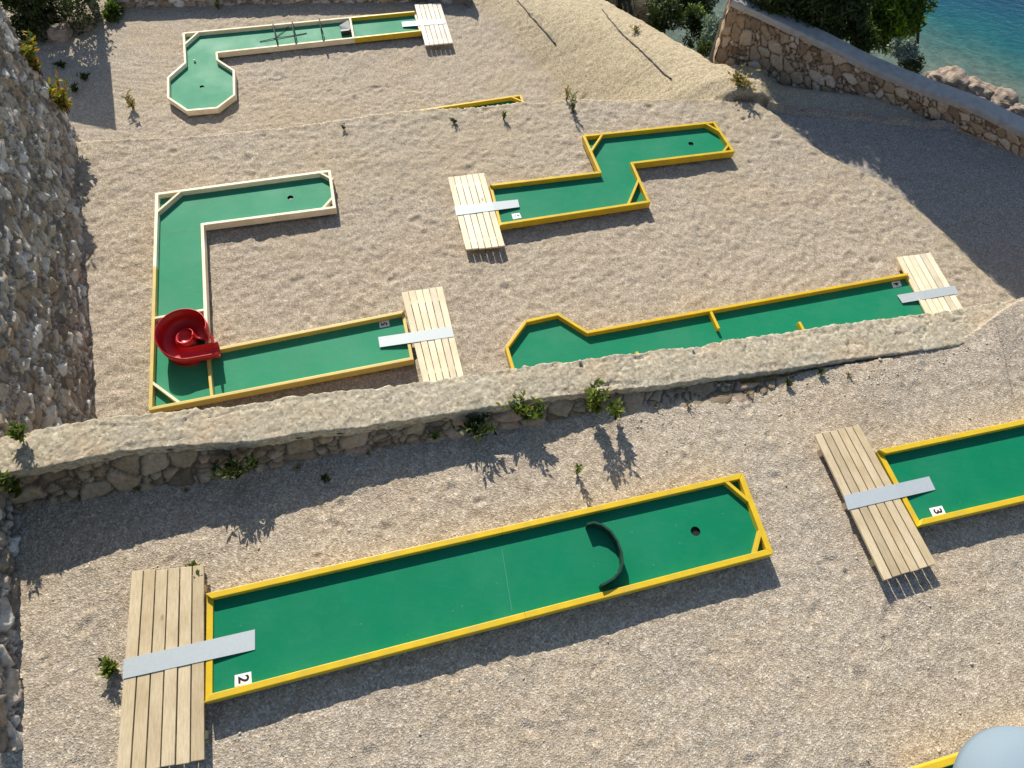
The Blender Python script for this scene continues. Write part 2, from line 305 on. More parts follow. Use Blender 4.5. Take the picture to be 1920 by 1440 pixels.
Z -= .05*sst(.0, .02, Y-ye[:, None]+.02)
NX, NV, NY, NZ = ax, vv, ye, Z
me = np_mesh('gravel_ground', np.stack([X, Y, Z], -1).reshape(-1, 3), grid_quads(*X.shape))
tag(link('gravel_ground', me, MAT['gravel']), 'near terrace of pale loose gravel', None, None, 'structure')
def near_z(x, y):
    i = int(np.clip(np.searchsorted(NX, x), 0, len(NX)-1)); v = (y+6)/(NY[i]+6); j = int(np.clip(np.searchsorted(NV, v), 0, len(NV)-1)); return float(NZ[i, j])
# lower gravel terraces, path and road
ax = axis([(-18, -10, .16), (-10, 9.6, .034), (9.6, 16, .16)]); ay = axis([(2.2, 4.2, .1), (4.2, 15.6, .034), (15.6, 21, .06), (21, 26, .2)])
X, Y = np.meshgrid(ax, ay, indexing='ij'); Z = low_base(X, Y)
Z += .022*fbm(X, Y, 2.6, 41, 3)+.022*fbm(X, Y, 9.5, 51, 3)+.016*fbm(X, Y, 22, 61, 2)
dimples(X, Y, Z, 330, (-9, 8.5, 4.5, 20), .05, .12, .030)
def seg_mask(x, y): return sst(-.25, .25, x-xS(y)+.5*fbm(x, y, 1.6, 5, 3))
pm = seg_mask(X, Y)*sst(-.12, .1, Y-yL(X)+.10+.25*fbm(X, Y, 2.5, 8, 3))*sst(6.3, 5.0, X+.5*fbm(X, Y, 1.5, 19, 3))
bankm = np.exp(-((X-xB(Y)-.1)/.28)**2)*(Y < yL(X)+.3)*sst(8.2, 9.5, Y)*sst(-.15, .25, fbm(X, Y, 2.2, 9, 3)+.08)
pm = np.maximum(pm, .8*bankm); patch = sst(.16, .42, fbm(X, Y, .5, 13, 3)); pm = np.maximum(pm, .3*patch)
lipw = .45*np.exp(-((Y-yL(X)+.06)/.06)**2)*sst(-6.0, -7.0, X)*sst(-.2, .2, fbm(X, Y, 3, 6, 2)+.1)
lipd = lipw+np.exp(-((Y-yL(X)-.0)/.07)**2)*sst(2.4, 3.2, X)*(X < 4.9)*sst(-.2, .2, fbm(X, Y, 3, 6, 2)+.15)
road = sst(.25, .7, X-xB(Y)+.2*fbm(X, Y, 2, 15, 3))*sst(13.9, 13.2, Y+.3*fbm(X, Y, 1.5, 16, 3))  # darker, greyer gravel here puts part of the tree shade into the colour
LX, LY, LZ = ax, ay, Z
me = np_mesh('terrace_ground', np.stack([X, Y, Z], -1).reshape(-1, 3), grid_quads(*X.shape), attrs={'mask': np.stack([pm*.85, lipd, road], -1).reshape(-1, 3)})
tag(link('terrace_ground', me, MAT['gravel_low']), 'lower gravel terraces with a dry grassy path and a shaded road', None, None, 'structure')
def low_z(x, y):
    i = int(np.clip(np.searchsorted(LX, x), 0, len(LX)-1)); j = int(np.clip(np.searchsorted(LY, y), 0, len(LY)-1)); return float(LZ[i, j])
def hit(px, py, f=low_z, off=0.):                   # first point of the ground seen at a photo pixel
    d = ray(px, py); d = d/np.linalg.norm(d); t = 5.
    while t < 45:
        q = CAMO+d*t
        if q[2] < f(q[0], q[1])+off: break
        t += .02
    return Vector((float(q[0]), float(q[1]), float(f(q[0], q[1]))))
# hillside behind the wall, sea bed of pale stones at the shore and the sea
ax = np.linspace(-30, 60, 200); ay = np.linspace(13, 60, 120); X, Y = np.meshgrid(ax, ay, indexing='ij')
wy = np.where(X > 3.9, np.interp(X, np.append(WB[:, 0], 60), np.append(WB[:, 1], WB[-1, 1]-8)), 20.5)
dd = Y-wy; Z = -5.0-.50*np.maximum(dd-1.0, 0)+.9*fbm(X, Y, .5, 71, 4); Z = np.where(dd < 1.0, -6.2, Z); Z = np.maximum(Z, -14)
me = np_mesh('hillside', np.stack([X, Y, Z], -1).reshape(-1, 3), grid_quads(*X.shape)); tag(link('hillside', me, MAT['hill']), 'rocky slope falling to the sea', None, None, 'structure')
SEA = -9.0
m = M('sea_water', .14, .28); q = m.nt.nodes.new('ShaderNodeSeparateXYZ'); m.L(m.co, q.inputs[0])
dist = m.math('ADD', m.math('MULTIPLY', q.outputs[0], .35), m.math('MULTIPLY', q.outputs[1], .94))
a = P(1800, 140, SEA); d0 = a.x*.35+a.y*.94
fr = m.math('ADD', m.math('MULTIPLY', m.math('SUBTRACT', dist, d0), 1/6.5), m.math('MULTIPLY', m.math('SUBTRACT', m.noise(.5, 5, .65), .5), .55))
bed = m.ramp(m.noise(2.6, 5, .7, m.map((1, .8, 1))), [(.3, (.45, .45, .42)), (.7, (1.35, 1.35, 1.3))])
c = m.ramp(fr, [(0, (.125, .165, .125)), (.25, (.050, .135, .115)), (.5, (.006, .105, .112)), (.8, (.0, .070, .105)), (1, (.0, .050, .092))])
m.color(m.mix(c, bed, m.ramp(fr, [(.05, (.75,)*3), (.9, (.15,)*3)]), 'MULTIPLY'))
m.bump(m.noise(2.4, 5, .6, m.map((1, 1.7, 1), (0, 0, .3)), .5), .30, .12)
bm = bmesh.new(); bmesh.ops.create_grid(bm, x_segments=8, y_segments=8, size=700); o = bm_obj('sea', bm, m.m); o.location = (0, 620, SEA); o.data.transform(Matrix.Identity(4))
for vtx in o.data.vertices: vtx.co += Vector((0, 620, SEA))
o.location = (0, 0, 0); tag(o, 'turquoise sea deepening from a stony shore', None, None, 'structure')
# ------------------------------------------------------------------ stone walls
def stone_sheet(name, fn, L, H, du, dv, su, sv, depth, mat, parent, seed, mort=.10, warp=.06, facet=.5):
    """rubble face: fn(u, v) gives the plan of the sheet and its normal; the stones stand out of the joints"""
    nu, nv = int(L/du)+1, int(H/dv)+1; u, v = np.meshgrid(np.linspace(0, L, nu), np.linspace(0, H, nv), indexing='ij')
    uw = u+warp*fbm(u, v, 4, seed+5, 3); vw = v+warp*fbm(u, v, 4, seed+9, 3)
    d1, d2, r, r2, ta = voro(uw/su, vw/sv, seed); d1b, d2b, rb, r2b, tb = voro(uw/(su*.5), vw/(sv*.5), seed+30)
    small = r2 > .66; e = np.where(small, np.minimum(d2-d1, (d2b-d1b)*.5), d2-d1); rr = np.where(small, rb, r)
    bulge = sst(0, .22, e); dis = depth*(bulge*(.55+.6*rr)-.35)+depth*facet*bulge*np.where(small, tb*.6, ta)+depth*.35*fbm(u, v, 9, seed+2, 3)+depth*.22*fbm(u, v, 28, seed+3, 2)
    p, n = fn(u, v); co = p+n*dis[..., None]; mo = 1-sst(mort*.25, mort*1.1, e)
    att = np.stack([np.clip(rr*.9+.16*fbm(u, v, 6, seed+7, 3), 0, 1), mo, r2], -1)
    return link(name, np_mesh(name, co.reshape(-1, 3), grid_quads(nu, nv), attrs={'stone': att.reshape(-1, 3)}), mat, parent)
# the low retaining wall between the near and the middle terrace
mw = empty('retaining_wall', (0, 4.2, G0), 'low rubble retaining wall with a rough pale coping running between the near and the middle terrace', 'wall')
X0, X1 = -5.55, 12.5
def front(u, v):
    x = X0+u; k = v/.75; zt = zT(x)-.10; zb = np.minimum(G0-.2, zt-.25); z = zb+(zt-zb)*k
    s = (z-G0)/np.maximum(zt-G0, .05); y = yB(x)+(yT(x)+.02-yB(x))*np.clip(s, -.5, 1); n = np.zeros(u.shape+(3,)); n[..., 0] = .28; n[..., 1] = -.93; n[..., 2] = .2
    return np.stack([x, y, z], -1), n
stone_sheet('stone_face', front, X1-X0, .75, .02, .02, .30, .24, .055, MAT['wall_mid'], mw, 100)
def back(u, v):
    x = X0+u; z = -2.6+(zT(x)-.06+2.6)*(v/2.4); n = np.zeros(u.shape+(3,)); n[..., 0] = -.28; n[..., 1] = .96; return np.stack([x, yK(x)-.03-.0*z, z], -1), n
stone_sheet('stone_face', back, X1-X0, 2.4, .05, .05, .34, .26, .05, MAT['wall_mid'], mw, 140)
xs = np.arange(X0, X1, .02); prof = [(0, -.15), (0, -.10), (0, -.05), (0, -.016), (.006, -.005), (.018, 0), (.05, 0)]+[(t, 0) for t in np.linspace(.1, .9, 20)]+[(.95, 0), (.985, 0), (.996, -.006), (1, -.02), (1, -.05), (1, -.12), (1, -.2)]
pr = np.array(prof); Xc = np.repeat(xs[:, None], len(pr), 1); T = pr[None, :, 0]+0*Xc; D = pr[None, :, 1]+0*Xc
yf = yT(Xc)-.015+.026*fbm(Xc, 0*Xc, 2.3, 1, 4)+.022*fbm(Xc, D*3, 13, 2, 3); yb = yK(Xc)+.034*fbm(Xc, 0*Xc+5, 2.6, 3, 4)+.035*fbm(Xc, 0*Xc, 15, 4, 3)
Yc = yf+(yb-yf)*T; Zc = zT(Xc)+D+.007*fbm(Xc, Yc, 2.2, 5, 3)+.006*fbm(Xc, Yc, 9, 6, 3)+.010*fbm(Xc, Yc, 36, 7, 2)
crk = voro(Xc/.62+.5*fbm(Xc, Yc, 3, 23, 3), Yc/.5+.5*fbm(Xc, Yc, 3, 24, 3), 77); Zc -= .018*sst(.05, .0, crk[1]-crk[0])*(fbm(Xc, Yc, .9, 25, 2) > -.1)
Zc -= .022*np.abs(fbm(Xc, Yc, 5, 17, 3))*(np.abs(T-.5) > .3)
link('coping', np_mesh('coping', np.stack([Xc, Yc, Zc], -1).reshape(-1, 3), grid_quads(*Xc.shape)), MAT['coping'], mw)
# tall wall on the left
LWD = np.array([-.4215, .9068]); LWN = np.array([.9068, .4215, 0.])
def lw(u, v):                                       # u along the wall from the camera's end, v up from the lowest terrace
    z = -2.75+v; yy = u-2.5; y0 = 2.09+yy*LWD[1]; x0 = -5.30+yy*LWD[0]
    lean = .02*np.maximum(z+.2, 0); n = np.zeros(u.shape+(3,)); n[..., :] = LWN
    cut = np.maximum(0, u-LWL+.0)
    x = x0-LWN[0]*lean; y = y0-LWN[1]*lean; return np.stack([x, y, z], -1), n
LWL = 11.55
lwall = empty('high_stone_wall', (-5.3, 2.09, G0), 'tall wall of rough grey and brown rubble rising along the left edge of the course', 'wall')
stone_sheet('stone_face', lw, LWL, 6.2, .024, .024, .24, .18, .052, MAT['wall_left'], lwall, 200, .10, .12, 1.3)
def lwend(u, v):                                    # its ragged far end
    z = -2.75+v; yy = LWL-2.5-.0*u; y0 = 2.09+yy*LWD[1]; x0 = -5.30+yy*LWD[0]; lean = .02*np.maximum(z+.2, 0)+u
    n = np.zeros(u.shape+(3,)); n[..., 0] = LWD[0]; n[..., 1] = LWD[1]; return np.stack([x0-LWN[0]*lean, y0-LWN[1]*lean, z], -1), n
stone_sheet('stone_face', lwend, .6, 6.2, .04, .04, .34, .21, .06, MAT['wall_left'], lwall, 260, .13, .09)
# wall above the sea on the right, with a smooth coping
rw = empty('sea_wall', (7, 14.3, GR), 'warm rubble stone wall with a smooth grey coping between the shaded road and the sea', 'wall')
seg = np.r_[0, np.cumsum(np.hypot(*np.diff(WB, axis=0).T))]
RH = .82
tpx = [(1372, -2), (1440, 30), (1540, 77), (1640, 128), (1740, 168), (1840, 205), (1920, 245)]
def _topz(base, top):
    q = P(*base, GR); z = GR; best = 9e9; bz = z
    for k in range(200):
        zz = GR+k*.01; r = P(*top, zz); e = abs((r.x-q.x)*.3+(r.y-q.y)*.95-.14)
        if e < best: best = e; bz = zz
    return bz
RT_PTS = []
for bpt, tpt in zip(wpx, tpx):
    zz = _topz(bpt, tpt); q = P(*tpt, zz); RT_PTS.append((q.x, q.y, zz))
RT_PTS = np.array(RT_PTS); RT_PTS = np.vstack([RT_PTS, RT_PTS[-1]+(RT_PTS[-1]-RT_PTS[-3])*2.0]); 
seg2 = np.linspace(0, 1, len(RT_PTS)); RL = seg[-1]
def rwf(u, v):
    s = u/RL*seg[-1]; bx = np.interp(s, seg, WB[:, 0]); by = np.interp(s, seg, WB[:, 1]); k = v/1.0
    tx = np.interp(s, seg, RT_PTS[:, 0]); ty = np.interp(s, seg, RT_PTS[:, 1]); tz = np.interp(s, seg, RT_PTS[:, 2])-.10
    z0 = GR-.5; kk = (z0+(tz-z0)*k-GR)/(tz-GR); n = np.zeros(u.shape+(3,)); n[..., 0] = -.3; n[..., 1] = -.93; n[..., 2] = .2
    return np.stack([bx+(tx-bx)*kk, by+(ty-by)*kk, z0+(tz-z0)*k], -1), n
stone_sheet('stone_face', rwf, RL, 1.0, .03, .022, .25, .19, .05, MAT['wall_right'], rw, 300, .11)
def rwe(u, v):                                      # its near end, facing the path
    q = rwf(np.zeros_like(u), v)[0]; n = np.zeros(u.shape+(3,)); n[..., 0] = -.96; n[..., 1] = .2; q = q.copy(); q[..., 0] += .12*u; q[..., 1] += u; return q, n
stone_sheet('stone_face', rwe, .55, 1.0, .04, .04, .3, .22, .05, MAT['wall_right'], rw, 330)
xs = np.linspace(-.02, RL, 420); tz = np.interp(xs, seg, RT_PTS[:, 2]); tx = np.interp(xs, seg, RT_PTS[:, 0]); ty = np.interp(xs, seg, RT_PTS[:, 1])
dx, dy = np.gradient(tx), np.gradient(ty); ln = np.hypot(dx, dy); nx, ny = -dy/ln, dx/ln
k = np.ones(9)/9; nx = np.convolve(np.pad(nx, 4, 'edge'), k, 'valid'); ny = np.convolve(np.pad(ny, 4, 'edge'), k, 'valid')
pr = [(-.03, -.14), (-.032, -.02), (-.028, -.008), (-.018, 0), (0, .002), (.12, .004), (.27, .004), (.39, .002), (.41, 0), (.42, -.008), (.43, -.02), (.43, -.3), (.43, -2.6)]
Xc = np.stack([tx+nx*a for a, b in pr], 1); Yc = np.stack([ty+ny*a for a, b in pr], 1); Zc = np.stack([tz+b for a, b in pr], 1)
Zc += .010*fbm(Xc, Yc, 2, 81, 3); Yc += .012*fbm(Xc, 0*Zc, 3, 82, 2)
link('coping', np_mesh('coping', np.stack([Xc, Yc, Zc], -1).reshape(-1, 3), grid_quads(*Xc.shape)), MAT['coping_r'], rw)
# ------------------------------------------------------------------ lanes
RWD = {Z0: .066, Z1: .054, Z2: .054}
DEP = {Z0: .08, Z1: .10, Z2: .105}                                           # rail thickness
def off_poly(pts, d, closed=True):                  # miter offset to the inside of a clockwise/counter-clockwise outline
    n = len(pts); ar = sum(pts[i].x*pts[(i+1) % n].y-pts[(i+1) % n].x*pts[i].y for i in range(n)); s = 1 if ar > 0 else -1; out = []
    for i in range(n):
        a, b, c = pts[i-1], pts[i], pts[(i+1) % n]; d1 = (b-a).normalized(); d2 = (c-b).normalized()
        n1 = Vector((-d1.y, d1.x))*s; n2 = Vector((-d2.y, d2.x))*s; m = (n1+n2); m = m/max(m.dot(n1), .2); out.append(b+m*d)
    return out
def pxw(pts, z): return [P(a, b, z).xy for a, b in pts]
def lane(label, pts, zt, mats, low=(), cup=None, rail_split=None, grn='green', group='miniature golf lanes on the gravel terraces'):
    """pts: world outline of the rail tops; mats: one material per edge (None: no rail); low: edges whose rail is a low threshold"""
    zs = zt-DEP[zt]; cen = sum(pts, Vector((0, 0)))/len(pts)
    root = empty('minigolf_lane', (cen.x, cen.y, zt-.2), label, 'minigolf lane', group)
    RW = RWD[zt]; inn = off_poly(pts, RW); mid = off_poly(pts, RW*.5); n = len(pts)
    bm = bmesh.new(); vs = [bm.verts.new((p.x, p.y, zs)) for p in mid]; ed = [bm.edges.new((vs[i], vs[(i+1) % n])) for i in range(n)]
    if cup:
        cv = [bm.verts.new((cup.x+.055*math.cos(t*math.pi/12), cup.y+.055*math.sin(t*math.pi/12), zs)) for t in range(24)]
        ed += [bm.edges.new((cv[i], cv[(i+1) % 24])) for i in range(24)]
    bmesh.ops.triangle_fill(bm, use_beauty=True, use_dissolve=False, edges=ed)
    for f in bm.faces:
        if f.normal.z < 0: f.normal_flip()
    me = bpy.data.meshes.new('playing_surface'); bm.to_mesh(me); bm.free(); surf = link('playing_surface', me, MAT[grn], root)
    bm = bmesh.new(); prism(bm, off_poly(pts, RW*.6), zs-.05, zs-.03); bm_obj('base_board', bm, MAT['plank'], root)
    if cup:
        bm = bmesh.new(); r = bmesh.ops.create_circle(bm, segments=24, radius=.054)['verts']
        lo = [bm.verts.new((v.co.x, v.co.y, -.028)) for v in r]
        for i in range(24): bm.faces.new((r[i], r[(i+1) % 24], lo[(i+1) % 24], lo[i]))
        bm.faces.new(lo); bmesh.ops.translate(bm, verts=bm.verts[:], vec=(cup.x, cup.y, zs-.0005)); bm_obj('cup', bm, MAT['dark'], surf)
    for i in range(n):
        if mats[i] is None: continue
        a, b, ia, ib = pts[i], pts[(i+1) % n], inn[i], inn[(i+1) % n]
        z1 = zt-.055 if i in low else zt+random.uniform(-.002, .002)
        sp = (rail_split or {}).get(i)
        if sp:
            t, m2 = sp; c, ic = a.lerp(b, t), ia.lerp(ib, t)
            for q, mm in (([a, c, ic, ia], mats[i]), ([c, b, ib, ic], m2)):
                bm = bmesh.new(); prism(bm, q, zt-.15, z1); bevel(bm, .007, 2); bm_obj('side_rail', bm, MAT[mm], root)
        else:
            bm = bmesh.new(); prism(bm, [a, b, ib, ia], zt-.15, z1); bevel(bm, .007, 2)
            bm_obj('threshold' if i in low else 'side_rail', bm, MAT[mats[i]], root)
    sup = off_poly(pts, .16)
    for i in range(n):                               # short bearers under the lane
        a = sup[i]; bm = bmesh.new(); prism(bm, [a+Vector(q) for q in ((-.06, -.06), (.06, -.06), (.06, .06), (-.06, .06))], zt-.27, zs-.05); bm_obj('support_block', bm, MAT['plank'], root)
    root['_z'] = zt; root_surf[root.name] = surf
    return root
root_surf = {}
def brace(root, a, b, zt, mat, w=.042): return bar('corner_brace', P(*a, zt), P(*b, zt), w, zt-DEP[zt]-.001, zt-.003, MAT[mat], root, .004)
def number(root, quad, zt, ch, up):
    """white sticker with a printed numeral; up: plan direction of the top of the digit"""
    z = zt-DEP[zt]+.0015; q = [P(a, b, z).xy for a, b in quad]; bm = bmesh.new(); prism(bm, q, z-.001, z); pl = bm_obj('number_plate', bm, MAT['white'], root)
    c = sum(q, Vector((0, 0)))/4; cu = bpy.data.curves.new('numeral', 'FONT'); cu.body = ch; cu.size = .14; cu.align_x = 'CENTER'; cu.align_y = 'CENTER'; cu.offset = .004
    to = bpy.data.objects.new('numeral_text', cu); COL.objects.link(to); dg = bpy.context.evaluated_depsgraph_get(); me = bpy.data.meshes.new_from_object(to.evaluated_get(dg))
    bpy.data.objects.remove(to); up = up.normalized(); rt = Vector((up.y, -up.x))
    me.transform(Matrix(((rt.x, up.x, 0, c.x), (rt.y, up.y, 0, c.y), (0, 0, 1, z+.0015), (0, 0, 0, 1)))); me.materials.clear(); link('numeral', me, MAT['black'], pl)
def seam(root, a, b, zt):
    bar('panel_seam', P(*a, zt-DEP[zt]), P(*b, zt-DEP[zt]), .006, zt-DEP[zt]-.001, zt-DEP[zt]+.0015, MAT['seam'], root, 0)
def platform(label, quad, z, mat, n=6, up=None):
    """boarded tee: quad = far end left, far end right, near end right, near end left (as photo pixels)"""
    q = [P(a, b, z).xy for a, b in quad]; c = sum(q, Vector((0, 0)))/4
    root = empty('tee_platform', (c.x, c.y, z-.15), label, 'tee platform', 'boarded tee platforms of the lanes')
    L = (q[3]-q[0]).length; g = .012/((q[1]-q[0]).length)
    for k in range(n):
        a0, a1 = k/n+g/2, (k+1)/n-g/2; e0, e1 = random.uniform(-.008, .008)/L, random.uniform(-.008, .008)/L
        top0, top1, bot0, bot1 = q[0].lerp(q[1], a0), q[0].lerp(q[1], a1), q[3].lerp(q[2], a0), q[3].lerp(q[2], a1)
        bm = bmesh.new(); dz = random.uniform(-.003, .003)
        loop = [top0.lerp(bot0, e0), top1.lerp(bot1, e0), bot1.lerp(top1, e1), bot0.lerp(top0, e1)]
        prism(bm, loop, z-.035, z+dz); bevel(bm, .005, 2); o = bm_obj('board', bm, MAT[mat], root)
        # grain runs along the board: turn the mesh so that local x is the board's length
        d = (bot0-top0).normalized(); ang = math.atan2(d.y, d.x); ctr = Vector((*((top0+bot1)/2), z)); off = Vector((random.uniform(-9, 9), random.uniform(-9, 9), 0))
        o.data.transform(Matrix.Rotation(-ang, 4, 'Z') @ Matrix.Translation(-ctr)); o.matrix_parent_inverse = Matrix.Identity(4); o.location = ctr-root.location; o.rotation_euler = (0, 0, ang)
    for t in (.12, .5, .88):
        a, b = q[0].lerp(q[3], t), q[1].lerp(q[2], t); bar('bearer', a.lerp(b, .02), a.lerp(b, .98), .07, z-.17, z-.036, MAT[mat], root, 0)
    return root
def strip(label, quad, zs, k=.60):
    zb = max(zs)-.001; zl = zb-.03; N = 20; bm = bmesh.new(); top = []; fl = zs[0] < zs[1]     # fl: the lane is at the first end
    for i in range(N+1):
        t = i/N; d = (1-t) if fl else t; z = zb-(zb-zl)*max(0, d-k)/(1-k); row = []
        for a, b in ((quad[0], quad[1]), (quad[3], quad[2])):
            row.append(bm.verts.new(P(a[0]+(b[0]-a[0])*t, a[1]+(b[1]-a[1])*t, z)))
        top.append(row)
    bot = [[bm.verts.new(v.co-Vector((0, 0, .004))) for v in r] for r in top]
    for i in range(N):
        bm.faces.new((top[i][0], top[i+1][0], top[i+1][1], top[i][1])); bm.faces.new((bot[i][0], bot[i][1], bot[i+1][1], bot[i+1][0]))
        for k in (0, 1): bm.faces.new((top[i][k], top[i+1][k], bot[i+1][k], bot[i][k]))
    bm.faces.new(top[0]+bot[0][::-1]); bm.faces.new(top[N]+bot[N][::-1])
    tag(bm_obj('metal_strip', bm, MAT['zinc']), label, 'metal strip', 'metal strips bridging tee and lane')
Y_, O_, C_ = 'yellow', 'ochre', 'cream'
# lane 2 -- front
A = pxw([(384, 1113), (1393, 886), (1451, 1038), (381, 1318)], Z0)
la = lane('long straight yellow-railed green lane marked 2 in front of the rubble wall', A, Z0, [Y_, Y_, Y_, Y_], low=(3,), cup=P(1304, 996, Z0-.08).xy, rail_split={0: (.52, Y_), 2: (.47, Y_)})
brace(la, (1356, 897), (1404, 938), Z0, Y_); brace(la, (1427, 992), (1414, 1044), Z0, Y_)
number(la, [(440, 1266), (471, 1259), (472, 1281), (440, 1288)], Z0, '2', A[1]-A[0])
seam(la, (941, 1030), (960, 1146), Z0)
platform('sunlit tan boarded tee at the lower end of lane 2', [(246, 1072), (383, 1060), (384, 1424), (216, 1452)], Z0-.05, 'plank')
strip('grey metal strip from the tan tee onto lane 2', [(232, 1236), (478, 1180), (478, 1218), (230, 1273)], [Z0-.042, Z0-.06, Z0-.06, Z0-.042])
# lane 3 -- front right, running out of the frame
nw, sw = P(1648, 843, Z0).xy, P(1725, 985, Z0).xy; d = (P(1918, 786, Z0).xy-nw).normalized()
Bp = [nw, nw+d*5.6, sw+d*5.6, sw]
lb = lane('yellow-railed green lane marked 3 cut off by the photo edge beside a six-board tee', Bp, Z0, [Y_]*4, low=(3,), cup=(nw+sw)/2+d*5.0)
number(lb, [(1742, 953), (1766, 948), (1774, 964), (1750, 970)], Z0, '3', d)
platform('six-board tee of greyish tan wood set askew at the end of lane 3', [(1527, 815), (1612, 797), (1757, 1057), (1657, 1088)], Z0-.05, 'plank')
strip('blue grey metal strip from the skewed tee onto lane 3', [(1582, 929), (1742, 893), (1754, 918), (1590, 956)], [Z0-.042, Z0-.06, Z0-.06, Z0-.042])
# lane 1 -- mostly outside the lower right corner
a0 = P(1706, 1443, Z0).xy; d = (A[1]-A[0]).normalized(); nrm = Vector((d.y, -d.x))
Hp = [a0, a0+d*5, a0+d*5+nrm, a0+nrm]
lane('yellow rail of a lane peeping out under the blue grey lamp head', Hp, Z0, [Y_]*4, low=(3,))
# C-shaped lane with the red slide
Cp = pxw([(291, 362), (620, 318), (630, 390), (382, 422), (391, 655), (758, 582), (776, 674), (278, 770)], Z1)
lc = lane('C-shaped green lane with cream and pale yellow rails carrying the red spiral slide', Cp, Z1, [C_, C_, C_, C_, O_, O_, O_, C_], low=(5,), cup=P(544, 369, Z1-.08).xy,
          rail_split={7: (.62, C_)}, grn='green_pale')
for o in [o for o in lc.children if o.name.startswith('side_rail')][-2:-1]: o.data.materials.clear(); o.data.materials.append(MAT[O_])
brace(lc, (341, 356), (294, 397), Z1, C_); brace(lc, (596, 321), (624, 336), Z1, C_); brace(lc, (624, 369), (603, 392), Z1, C_); brace(lc, (284, 716), (338, 756), Z1, C_)
bar('cross_rail', P(288, 596, Z1), P(385, 580, Z1), .045, Z1-.101, Z1-.003, MAT[C_], lc, .005)
bar('cross_rail', P(389, 664, Z1), P(397, 745, Z1), .045, Z1-.101, Z1-.003, MAT[O_], lc, .005)
number(lc, [(711, 604), (729, 600), (731, 611), (712, 615)], Z1, '5', Cp[0]-Cp[1])
seam(lc, (292, 438), (381, 430), Z1)
platform('pale boarded tee at the end of the C-shaped lane next to the rubble wall', [(752, 548), (830, 537), (871, 708), (794, 720)], Z1-.05, 'plank_pale')
strip('pale metal strip from the tee by the rubble wall onto the C-shaped lane', [(709, 632), (846, 612), (851, 631), (712, 651)], [Z1-.06, Z1-.042, Z1-.042, Z1-.06])
# Z-shaped lane
Dp = pxw([(918, 345), (1122, 321), (1092, 253), (1340, 227), (1378, 284), (1188, 307), (1220, 379), (937, 422)], Z1)
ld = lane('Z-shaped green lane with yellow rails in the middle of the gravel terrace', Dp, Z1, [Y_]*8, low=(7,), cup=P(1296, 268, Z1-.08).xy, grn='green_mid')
brace(ld, (1131, 249), (1107, 285), Z1, Y_); brace(ld, (1322, 230), (1352, 247), Z1, Y_); brace(ld, (1366, 271), (1354, 287), Z1, Y_); brace(ld, (1199, 333), (1178, 383), Z1, Y_)
number(ld, [(959, 401), (974, 399), (978, 408), (962, 411)], Z1, '6', Dp[1]-Dp[0])
platform('cream boarded tee at the end of the Z-shaped lane', [(839, 332), (908, 324), (947, 460), (873, 468)], Z1-.05, 'plank_pale')
strip('silvery metal strip from the cream tee onto the Z-shaped lane', [(852, 386), (971, 374), (974, 388), (855, 404)], [Z1-.042, Z1-.06, Z1-.06, Z1-.042])
# long lane behind the rubble wall
e0 = [P(a, b, Z1).xy for a, b in ((1704, 511), (1102, 620), (1047, 586), (984, 600), (947, 650))]
d = (e0[0]-e0[1]).normalized(); nrm = Vector((d.y, -d.x)); ax0 = e0[1]+nrm*.5
def mir(p): k = (p-ax0).dot(nrm); return p-nrm*2*k
Ep = e0+[mir(e0[4]), mir(e0[3]), mir(e0[2]), mir(e0[1]), mir(e0[0])]
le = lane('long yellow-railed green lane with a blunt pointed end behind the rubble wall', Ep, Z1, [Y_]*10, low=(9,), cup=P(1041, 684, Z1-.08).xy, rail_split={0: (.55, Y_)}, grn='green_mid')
def baffle(t, side, ln):
    p = e0[0].lerp(e0[1], t)+nrm*(0 if side > 0 else 1); q = p+nrm*ln*side; bar('baffle_board', p, q, .05, Z1-.099, Z1-.004, MAT[Y_], le, .005)
baffle((e0[0]-P(1329, 575, Z1).xy).dot(d)/((e0[0]-e0[1]).length), 1, .42)
q = P(1499, 603, Z1).xy; t = (e0[0]-q).dot(d)/((e0[0]-e0[1]).length); baffle(t, -1, 1-(q-e0[0]).dot(nrm)); 
q = P(1194, 659, Z1).xy; t = (e0[0]-q).dot(d)/((e0[0]-e0[1]).length); baffle(t, -1, 1-(q-e0[0]).dot(nrm))
number(le, [(1671, 529), (1687, 526), (1691, 536), (1675, 540)], Z1, '4', -d)
platform('weathered boarded tee beside the shaded road at the end of the long lane', [(1681, 483), (1745, 473), (1819, 599), (1752, 618)], Z1-.05, 'plank_pale')
strip('blue tinted metal strip from the weathered tee onto the long lane behind the wall', [(1682, 553), (1790, 535), (1798, 550), (1692, 568)], [Z1-.06, Z1-.042, Z1-.042, Z1-.06])
# octagon-ended lane on the farthest terrace
Fp = pxw([(342, 61), (779, 20), (791, 58), (408, 99), (409, 111), (440, 131), (441, 178), (408, 203), (350, 208), (313, 183), (313, 145), (345, 117)], Z2)
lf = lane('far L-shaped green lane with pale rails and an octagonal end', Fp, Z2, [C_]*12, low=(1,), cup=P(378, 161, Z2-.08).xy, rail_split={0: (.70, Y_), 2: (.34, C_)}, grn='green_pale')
for o in [o for o in lf.children if o.name.startswith('side_rail')][2:3]: o.data.materials.clear(); o.data.materials.append(MAT[Y_])
brace(lf, (371, 60), (345, 83), Z2, C_)
bar('cross_rail', P(656, 33, Z2), P(663, 70, Z2), .06, Z2-.106, Z2-.003, MAT[C_], lf, .005)
platform('whitish boarded tee of the far octagon-ended lane at the top', [(777, 9), (826, 5), (850, 80), (797, 85)], Z2-.05, 'plank_white')
strip('whitish metal strip from the farthest tee onto the octagon-ended lane', [(753, 41), (833, 35), (836, 44), (755, 50)], [Z2-.06, Z2-.042, Z2-.042, Z2-.06])
